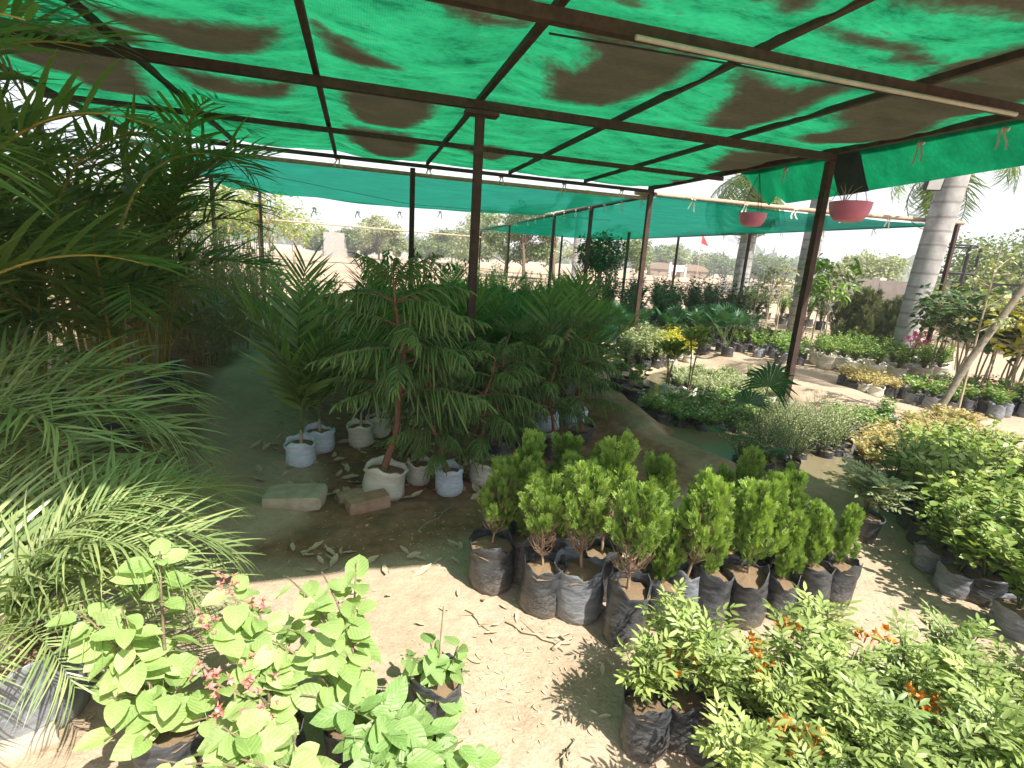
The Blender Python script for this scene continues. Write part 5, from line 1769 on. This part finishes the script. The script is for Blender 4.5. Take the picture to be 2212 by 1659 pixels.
# reeds, bushes and small trees beyond the lane
for k, (x, y) in enumerate([(-3.4, 6.4), (-4.2, 5.6), (-4.6, 7.0), (-3.9, 7.6), (-5.2, 6.2), (-5.0, 8.4), (-4.2, 4.6), (-6.0, 7.5), (-5.8, 9.6), (-4.4, 10.2), (-3.2, 11), (-7, 9), (-6.6, 11.5)]):
    ground_plant('thicket_bush', 'dense green bush filling the gap behind the areca canes', 'bush', x, y, SP['dark' if k % 3 else 'tallmid'][k % 3], rng.uniform(1.0, 1.35), 'bushes behind the arecas')
for k, (x, y) in enumerate([(-1.75, 8.0), (-1.95, 7.3), (-1.6, 8.8), (-2.4, 8.2), (-2.1, 9.2), (-2.8, 8.8), (-2.5, 7.4), (-3.1, 7.9), (-3.3, 9.2), (-1.75, 9.8), (-2.5, 10), (-3.9, 8.6)]):
    ground_plant('dry_reed_clump', 'tall dry olive reed clump on the left bank of the earth lane', 'reeds', x, y, SP['reed'][k % 3], rng.uniform(0.9, 1.15), 'reed clumps by the lane')
for k, (px, D, me, sc, lab) in enumerate(((672, 12.0, 'silver', 1.9, 'pale cream bush at the end of the lane'), (712, 11.4, 'tallmid', 1.0, 'fresh green bush right of the pale cream bush'), (640, 10.4, 'tallmid', 0.9, 'shaded bush where the lane bends'), (600, 13, 'tallmid', 1.3, 'bush behind the reeds'), (760, 10.5, 'tallmid', 0.6, 'low bush left of the tallest araucaria'))):
    g = DIST(px, D)
    ground_plant('bush', lab, 'bush', g[0], g[1], SP[me][k % len(SP[me])], sc, 'bushes at the end of the lane')
for k, px in enumerate((800, 850, 900, 950, 990, 820, 930)):
    g = DIST(px, 9.0 + 0.5 * (k % 3))
    sapling('slender_sapling', 'slender dark sapling with hanging leaves above the araucarias', g[0], g[1], 1.55 + 0.1 * (k % 3), 0.22, 50 + k, M['deep'], LEAFN, 0.14, 0.9, 60, group='slender saplings', stems=1, droop=1.0)
for k, (px, D, ht, cr, lab) in enumerate(((590, 22, 3.3, 1.3, 'sunlit lime tree behind the left net post'), (540, 25, 3.6, 1.6, 'sunlit tree behind the areca palms'), (640, 26, 3.0, 1.1, 'small sunlit tree right of the left net post'), (480, 20, 3.2, 1.3, 'sunlit tree glimpsed between palm fronds'), (400, 22, 3.4, 1.5, 'tree behind the left-hand thicket'), (300, 24, 3.6, 1.6, 'tree deep behind the left-hand thicket'))):
    g = DIST(px, D)
    sapling('small_tree', lab, g[0], g[1], ht, cr, 70 + k, M['lime'], LEAF, 0.16, 0.8, 900, group='small trees beyond the lane', stems=4, droop=0.2)
g = DIST(1290, 13.5)
t = thing('clipped_fig', 'dark round-headed tree on thin stems under the far teal net', 'tree', (g[0], g[1], 0))
q = np.random.default_rng(5)
tr = MB()
for k in range(4):
    tr.tube(bezier((k * .05, 0, 0), (q.normal(0, .1), q.normal(0, .1), 0.8), (q.normal(0, .2), q.normal(0, .2), 1.8), 6), 0.02, 5)
link('trunk', tr.build('trunk', M['bark']), t)
n = 2600
d = unit(q.normal(0, 1, (n, 3)))
rr = q.uniform(0.35, 1, n) ** 0.5 * (0.55 + 0.12 * np.sin(d[:, 0] * 7) * np.cos(d[:, 1] * 6))
P = d * rr[:, None] * [1.15, 1.15, 0.85] + [0, 0, 1.75]
P[:, 2] -= (q.random(n) < 0.2) * q.uniform(0, 0.7, n)
link('crown', MB().scatter(LEAF, P, d + q.normal(0, 0.6, (n, 3)) - [0, 0, 0.5], d + [0, 0, 0.6], q.uniform(0.05, 0.09, n)).build('crown', M['deep']), t)

# ------------------------------------------------------------------ royal palms and the far background
def royal(label, px, D, rad, ht, lean, fr):
    g = DIST(px, D)
    t = thing('royal_palm', label, 'palm tree', (g[0], g[1], 0), 0, 'grey royal palms')
    n = 26
    z = np.linspace(0, ht, n)
    rr = rad * (0.85 + 0.28 * np.sin(np.pi * np.clip(z / ht * 1.05, 0, 1)) - 0.25 * (z / ht) ** 3)
    rr = rr * (1 + 0.012 * (np.arange(n) % 2))
    pts = np.stack([lean * (z / ht) ** 1.3, 0 * z, z], -1)
    link('trunk', MB().tube(pts, rr, 18).build('trunk', M['trunk']), t)
    for (az, tilt, L) in fr:
        link('frond', ROYAL[rng.integers(3)], t, (lean, 0, ht - 0.05), (0, R(tilt), R(az)), L)
    return t


def crown(L, n=9, t0=0, t1=85):
    return [(k * 360 / n + rng.normal(0, 10), rng.uniform(t0, t1), L * rng.uniform(0.9, 1.1)) for k in range(n)]


royal('nearest royal palm with a thick pale trunk rising past the right end of the net', 1984, 12.0, 0.19, 6.2, 0.62, crown(2.6, 12, 40, 110))
royal('royal palm trunk standing behind the sunlit steel post', 1738, 16.0, 0.21, 6.0, 0.1, crown(2.4, 9, 20, 90))
royal('royal palm with fronds hanging below the net, left of the pink bowl', 1600, 18.5, 0.22, 4.6, 0.1, crown(2.6, 13, 60, 150))
royal('far royal palm trunk beneath the distant teal net', 1240, 34.0, 0.20, 5.2, 0.0, crown(2.4, 9, 10, 90))
royal('royal palm outside the right edge with fronds hanging into the sky', 2330, 9.0, 0.18, 4.3, 0.1, crown(1.7, 12, 10, 100))
royal('royal palm crown hanging behind the nearest grey trunk', 1992, 17.0, 0.16, 4.6, 0.0, crown(2.0, 12, 30, 120))
g = DIST(1955, 11.7)
t = thing('floodlight', 'small white floodlight fixed high on the nearest royal palm trunk', 'floodlight', (g[0], g[1] - 0.12, 3.2))
link('housing', MB().box((-0.12, -0.05, -0.16), (0.12, 0.05, 0.16)).build('housing', M['iron'], False), t, (0, 0, 0), (0.3, 0, -0.5))
link('glass', MB().box((-0.10, -0.06, -0.14), (0.10, -0.052, 0.14)).build('glass', M['lamp'], False), t, (0, 0, 0), (0.3, 0, -0.5))
link('bracket', MB().bar((0.05, 0.05, 0), (0.34, 0.12, 0.1), 0.03).build('bracket', M['iron'], False), t)


def tree(label, px, D, ht, cr, seed, mat='farleaf', n=2200, L=0.45, low=0.25, group='far trees along the fields', cloud=14):
    q = np.random.default_rng(seed)
    g = DIST(px, D)
    t = thing('tree', label, 'tree', (g[0], g[1], -0.05), 0, group)
    tr = MB().tube(bezier((0, 0, 0), (q.normal(0, .2), q.normal(0, .2), ht * 0.4), (q.normal(0, .3), q.normal(0, .3), ht * 0.8), 8), np.linspace(ht * 0.028, ht * 0.008, 8), 7)
    P, Dd, N = [], [], []
    for k in range(cloud):
        a = q.uniform(0, 6.28)
        zz = ht * q.uniform(low + 0.1, 0.95)
        rr = cr * math.sqrt(q.uniform(0.05, 1)) * (1.05 - 0.75 * abs(zz / ht - 0.55))
        c = np.array([math.cos(a) * rr, math.sin(a) * rr, zz])
        tr.tube([(0, 0, zz * 0.6), c * [0.5, 0.5, 0.85], c], [ht * 0.008, ht * 0.005, ht * 0.002], 4, cap=False)
        m_ = n // cloud
        d = unit(q.normal(0, 1, (m_, 3)))
        rad = cr * q.uniform(0.28, 0.5)
        P.append(c + d * (rad * q.uniform(0.2, 1, m_) ** 0.6)[:, None] * [1, 1, 0.75])
        Dd.append(d + q.normal(0, 0.6, (m_, 3)) - [0, 0, 0.3])
        N.append(d + [0, 0, 0.5])
    link('trunk', tr.build('trunk', M['bark']), t)
    P, Dd, N = np.vstack(P), np.vstack(Dd), np.vstack(N)
    link('crown', MB().scatter(RHOMB, P, Dd, N, q.uniform(0.6, 1.2, len(P)) * L, None).build('crown', M[mat]), t)
    return t


TREES = [('tall pale tree left of the rear steel post', 818, 75, 5.6, 2.6), ('round tree at the left of the far field', 765, 85, 3.8, 2.6), ('low tree beside the tall pale one', 790, 80, 3.2, 2.2),
         ('slim bright tree beside the rear steel post', 856, 55, 3.6, 0.9), ('grey-green tree right of the rear steel post', 935, 80, 4.2, 3.0), ('rounded field tree behind the centre post', 975, 75, 4.2, 2.8),
         ('broad tall tree right of the centre post', 1015, 60, 6.2, 3.4), ('tall hanging tree behind the thin far poles', 1090, 42, 5.2, 2.2), ('tall tree between the thin far poles', 1130, 38, 5.0, 1.9),
         ('big tree left of the far royal palm', 1195, 40, 5.4, 2.4), ('tree right of the far royal palm', 1330, 46, 4.2, 2.4), ('hazy tree above the thatched huts', 1425, 110, 5.0, 4.5),
         ('hazy tree line left of the red flag', 1480, 120, 4.4, 5.0), ('hazy tree line right of the red flag', 1540, 120, 4.0, 5.0), ('hazy low tree behind the third royal palm', 1660, 100, 3.6, 4.0),
         ('tree above the concrete wall', 1880, 45, 3.2, 2.2), ('broad green tree behind the black fence', 2130, 26, 3.0, 2.2), ('broad green tree at the far right behind the fence', 2200, 25, 3.2, 2.2), ('feathery tree behind the wall', 1850, 50, 3.4, 1.6),
         ('far tree seen left of the lane', 700, 90, 3.5, 2.5), ('far tree behind the reeds', 500, 60, 5, 3.0), ('far tree behind the palms at left', 350, 60, 5.5, 3.2), ('far tree at the left edge', 150, 60, 5.5, 3.2), ('far tree beyond the palms', 50, 50, 5, 3.0)]
for k, (lab, px, D, ht, cr) in enumerate(TREES):
    tree(lab, px, D, ht, cr, 200 + k, 'farleaf' if k % 3 else 'sage', 4200, 0.0075 * D ** 0.85, 0.2, cloud=18)
wood = MB()
q = np.random.default_rng(9)
n = 14000
ang = q.uniform(-1.15, 1.75, n)
DD = q.uniform(260, 330, n)
wood.scatter(RHOMB, np.stack([np.sin(ang) * DD, np.cos(ang) * DD, q.uniform(0, 1, n) ** 1.3 * (6.5 + 3 * np.sin(ang * 37) + 2 * np.sin(ang * 91))], -1), q.normal(0, 1, (n, 3)), q.normal(0, 1, (n, 3)), q.uniform(3, 6, n))
o = structure('far_wood', wood.build('far_wood', M['farleaf']), 'stuff')

# huts, boundary walls, fence, flag
def hut(label, px, D, w):
    g = DIST(px, D)
    t = thing('thatched_hut', label, 'hut', (g[0], g[1], 0), R(-20), 'thatched huts')
    link('wall', MB().box((-w * 0.45, -1.5, 0), (w * 0.45, 1.5, 1.3)).build('wall', M['thatch'], False), t)
    a = np.linspace(0, math.pi, 9)
    v = [(-w / 2 * math.cos(x), yy, 1.15 + 1.1 * math.sin(x)) for yy in (-1.7, 1.7) for x in a]
    f = [(k, k + 1, k + 10, k + 9) for k in range(8)]
    mb = MB().add(v, f)
    for s in (0, 9):
        mb.add([v[s + k] for k in range(9)] + [(0, v[s][1], 1.15)], [(k, k + 1, 9, 9) for k in range(8)])
    link('roof', mb.build('roof', M['thatch']), t)


hut('thatched hut left of the white signboard', 1425, 95, 4.4)
hut('thatched hut right of the white signboard', 1492, 100, 5.0)
g = DIST(1462, 80)
t = thing('signboard', 'small white signboard between two pale pillars before the huts', 'signboard', (g[0], g[1], 0), R(-22))
link('board', MB().box((-0.9, -0.04, 1.0), (0.9, 0.04, 1.9)).build('board', M['whitewash'], False), t)
link('pillar', MB().box((-1.25, -0.15, 0), (-0.95, 0.15, 2.3)).build('pillar', M['whitewash'], False), t)
link('pillar', MB().box((0.95, -0.15, 0), (1.2, 0.15, 1.7)).build('pillar', M['whitewash'], False), t)
g = DIST(1504, 45)
t = thing('flag', 'small red pennant on a thin pole above the huts', 'flag', (g[0], g[1], 0))
link('pole', MB().tube([(0, 0, 0), (0, 0, 4.2)], 0.03, 5).build('pole', M['bamboo']), t)
link('pennant', MB().add([(0.02, 0, 4.2), (0.02, 0.02, 3.5), (0.8, 0.1, 3.3)], [(0, 1, 2, 2)]).build('pennant', M['redflag']), t)


def wall(name, label, cat, p, q_, h, mat, th=0.2, posts=0):
    a, b = DIST(*p), DIST(*q_)
    t = thing(name, label, cat, (a[0], a[1], 0))
    d = b - a
    link('panel', MB().bar((0, 0, h / 2), (d[0], d[1], h / 2), th, h).build('panel', mat, False), t)
    for k in range(posts):
        u = (k + 0.5) / posts
        link('pillar', MB().bar((d[0] * u, d[1] * u, 0), (d[0] * u, d[1] * u, h * 1.06), th * 1.8).build('pillar', mat, False), t)
    return t


wall('compound_wall', 'pale concrete compound wall behind the nearest royal palm', 'wall', (1780, 30), (2070, 24), 1.55, M['concrete'], 0.2, 3)
wall('compound_wall', 'low whitewashed wall along the road behind the saplings', 'wall', (1560, 40), (1790, 32), 0.9, M['whitewash'], 0.2)
wall('compound_wall', 'long low wall along the far field on the left', 'wall', (430, 110), (1050, 100), 1.1, M['concrete'], 0.3)
wall('field_building', 'small pale building at the left end of the far field', 'building', (722, 85), (752, 84), 3.3, M['concrete'], 6.0)
a, b = DIST(2060, 21), DIST(2300, 17)
t = thing('iron_fence', 'black iron fence with close upright bars at the right edge', 'fence', (a[0], a[1], 0))
d = b - a
for z in (0.55, 1.35, 1.62):
    link('rail', MB().bar((0, 0, z), (d[0], d[1], z), 0.05, 0.06).build('rail', M['iron'], False), t)
barm = MB().bar((0, 0, 0), (0, 0, 1.5), 0.075, 0.02).build('bar', M['iron'], False)
for k in range(52):
    u = (k + 0.5) / 52
    link('bar', barm, t, (d[0] * u, d[1] * u, 0.0))
g = DIST(2042, 22)
t = thing('iron_cage', 'tall open cage of iron bars behind the net post', 'cage', (g[0], g[1], 0))
for k in range(10):
    aa = k * 0.628
    link('bar', MB().bar((math.cos(aa) * .7, math.sin(aa) * .7, 0), (math.cos(aa) * .7, math.sin(aa) * .7, 2.75), 0.05).build('bar', M['iron'], False), t)
for z in (1.9, 2.73):
    aa = np.linspace(0, 2 * np.pi, 15)
    link('ring', MB().tube(np.stack([np.cos(aa) * .7, np.sin(aa) * .7, aa * 0 + z], -1), 0.03, 5).build('ring', M['iron']), t)

# ------------------------------------------------------------------ bricks, litter, twigs
def block_mesh(sx_, sy_, sz_, seed, mat):
    q = np.random.default_rng(seed)
    n = 5
    V, F = [], []
    mb = MB()
    lin = np.linspace(-1, 1, n)
    for axis_ in range(3):
        for s in (-1, 1):
            A, B = np.meshgrid(lin, lin)
            C = np.full_like(A, s)
            p = [None] * 3
            p[axis_] = C
            p[(axis_ + 1) % 3] = A
            p[(axis_ + 2) % 3] = B
            P = np.stack(p, -1).reshape(-1, 3)
            r = np.linalg.norm(P, axis=1, keepdims=True)
            P = P * (1 - 0.13 * np.maximum(0, r - 1.15))
            wv = np.sin(P[:, 0] * 5 + seed) * np.sin(P[:, 1] * 4 + 2) * np.sin(P[:, 2] * 3 + 1)
            P = P * (1 + 0.035 * wv)[:, None]
            i = (np.arange(n - 1)[:, None] * n + np.arange(n - 1)[None]).ravel()
            mb.add(P * [sx_ / 2, sy_ / 2, sz_ / 2] + [0, 0, sz_ / 2], np.stack([i, i + 1, i + n + 1, i + n], -1))
    return mb.build('brick', mat)


for (px, py, dims, rot, mat, lab) in (((640), 1095, (.33, .20, .085), -0.15, 'stone', 'large pale worn stone block lying left of the bricks'),
                                      (795, 1098, (.25, .115, .085), 0.32, 'brick', 'reddish brick with a muddy top in front of the big white sack'),
                                      (765, 1072, (.20, .11, .07), 0.25, 'brick', 'second brick half hidden behind the reddish one'),
                                      (22, 1615, (.22, .17, .06), 0.5, 'stone', 'pale flat brick piece at the lower left corner')):
    g = G(px, py)
    tag(link('brick', block_mesh(*dims, int(px), M[mat]), None, (g[0], g[1], gz(g[0], g[1]) - 0.008), (0.02, -0.03, rot)), lab, 'brick', 'loose bricks')


def dry_leaf(seed):
    q = np.random.default_rng(seed)
    n = 6
    V = []
    cu = q.uniform(0.15, 0.5)
    for i in range(n):
        t = i / (n - 1)
        w = 0.16 * math.sin(math.pi * min(1, t * 0.95 + 0.04)) + 0.01
        for u in (-1, 0, 1):
            V.append((t - 0.5, u * w, 0.05 + cu * (t - 0.5) ** 2 + abs(u) * w * q.uniform(0.2, 0.9) + q.normal(0, 0.008)))
    F = [(i * 3 + j, i * 3 + j + 1, i * 3 + j + 4, i * 3 + j + 3) for i in range(n - 1) for j in range(2)]
    return MB().add(V, F).build('dry_leaf', M['dry'])


DRY = [dry_leaf(s) for s in range(7)]
for (poly, n, lab, grp, sz) in (
        ([(540, 930), (1050, 950), (1050, 1075), (560, 1075)], 140, 'curled tan dry leaf on the dark soil between the pale sacks', 'dry leaves in the basin', (.06, .14)),
        ([(600, 1180), (1010, 1175), (1010, 1240), (640, 1240)], 26, 'dry leaf in the litter along the shadow edge', 'dry leaves at the shadow edge', (.05, .11)),
        ([(720, 1250), (1060, 1290), (1330, 1400), (1300, 1640), (1050, 1650), (1010, 1400), (760, 1350)], 26, 'small pale dry leaf on the sunlit sand', 'dry leaves on the sand', (.018, .06)),
        ([(560, 830), (770, 840), (760, 920), (600, 930)], 34, 'dry leaf fallen beside the earth lane', 'dry leaves by the lane', (.05, .10)),
        ([(1850, 1170), (1950, 1200), (2100, 1330), (1990, 1330)], 10, 'dry leaf on the sandy strip before the lime bed', 'dry leaves before the lime bed', (.03, .06))):
    pg = GP(poly)
    xs_, ys_ = [p[0] for p in pg], [p[1] for p in pg]
    c = 0
    while c < n:
        x, y = rng.uniform(min(xs_), max(xs_)), rng.uniform(min(ys_), max(ys_))
        if not inpoly(np.array([x]), np.array([y]), pg)[0]:
            continue
        c += 1
        s = rng.uniform(*sz)
        tag(link('dry_leaf', DRY[c % 7], None, (x, y, gz(x, y) + 0.004), (rng.normal(0, .25), rng.normal(0, .25), rng.uniform(0, 6.28)), s), lab, 'dry leaf', grp)
lit = MB()
q = np.random.default_rng(77)
n = 2600
zone = GP([(560, 1100), (1100, 1100), (1330, 1400), (1320, 1659), (700, 1659), (0, 1659), (0, 1560), (330, 1260)])
zone2 = GP([(560, 830), (1080, 900), (1080, 1080), (540, 1080)])
zone3 = GP([(1850, 1180), (1950, 1190), (2212, 1400), (2212, 1480), (1850, 1330)])
for zn, cnt in ((zone, 1500), (zone2, 900), (zone3, 350)):
    zx, zy = [p[0] for p in zn], [p[1] for p in zn]
    x, y = q.uniform(min(zx), max(zx), cnt * 3), q.uniform(min(zy), max(zy), cnt * 3)
    k = inpoly(x, y, zn) & (q.random(cnt * 3) < 0.35 + 1.3 * vnoise(x * 2, y * 2, 60))
    x, y = x[k][:cnt], y[k][:cnt]
    m_ = len(x)
    a = q.uniform(0, 6.28, m_)
    ll = q.uniform(0.006, 0.034, m_)
    lit.scatter(LEAFN, np.stack([x, y, ground_z(x, y) + 0.004], -1), np.stack([np.cos(a), np.sin(a), q.normal(0, 0.15, m_)], -1), np.stack([q.normal(0, .3, m_), q.normal(0, .3, m_), np.ones(m_)], -1), ll, ll * q.uniform(0.3, 1.2, m_))
structure('ground_litter', lit.build('ground_litter', M['dry']), 'stuff')
TW = [((1090, 1345), (1220, 1405), 0.006, 'long thin dry twig lying on the sand before the thuja bags'), ((1195, 1410), (1232, 1372), 0.009, 'short pale stick at the end of the long twig'),
      ((1215, 1655), (1232, 1610), 0.008, 'pale stick at the bottom edge of the sand'), ((1000, 1320), (1050, 1365), 0.004, 'thin forked twig left of the thuja bags'),
      ((730, 1302), (790, 1310), 0.007, 'curled dry stalk beside the broad-leaved shrubs'), ((905, 1150), (980, 1090), 0.003, 'thin straw on the shaded soil behind the bricks')]
for (a, b, r, lab) in TW:
    p, q_ = G(*a), G(*b)
    P = [p + (q_ - p) * t + np.array([rng.normal(0, .012), rng.normal(0, .012), 0]) for t in np.linspace(0, 1, 7)]
    P = [np.array([v[0], v[1], gz(v[0], v[1]) + r + 0.003]) for v in P]
    mb = MB().tube(P, np.linspace(r, r * 0.5, 7), 5)
    for k in (2, 4):
        mb.tube([P[k], P[k] + np.array([rng.normal(0, .04), rng.normal(0, .04), 0.012])], [r * 0.5, r * 0.2], 4)
    tag(link('dry_twig', mb.build('dry_twig', M['palebark'])), lab, 'twig')

# ------------------------------------------------------------------ hazy air
hb = MB().box((-420, -70, -1.3), (420, 420, 14))
haze = bpy.data.materials.new('hazy_air')
haze.use_nodes = True
hn = haze.node_tree
hn.nodes.remove(hn.nodes['Principled BSDF'])
pv = hn.nodes.new('ShaderNodeVolumePrincipled')
pv.inputs['Color'].default_value = (0.93, 0.93, 0.97, 1)
pv.inputs['Density'].default_value = 0.0018
hn.links.new(pv.outputs[0], hn.nodes['Material Output'].inputs['Volume'])
o = structure('haze', hb.build('haze', haze, False), 'stuff')
SC.cycles.volume_bounces = 0
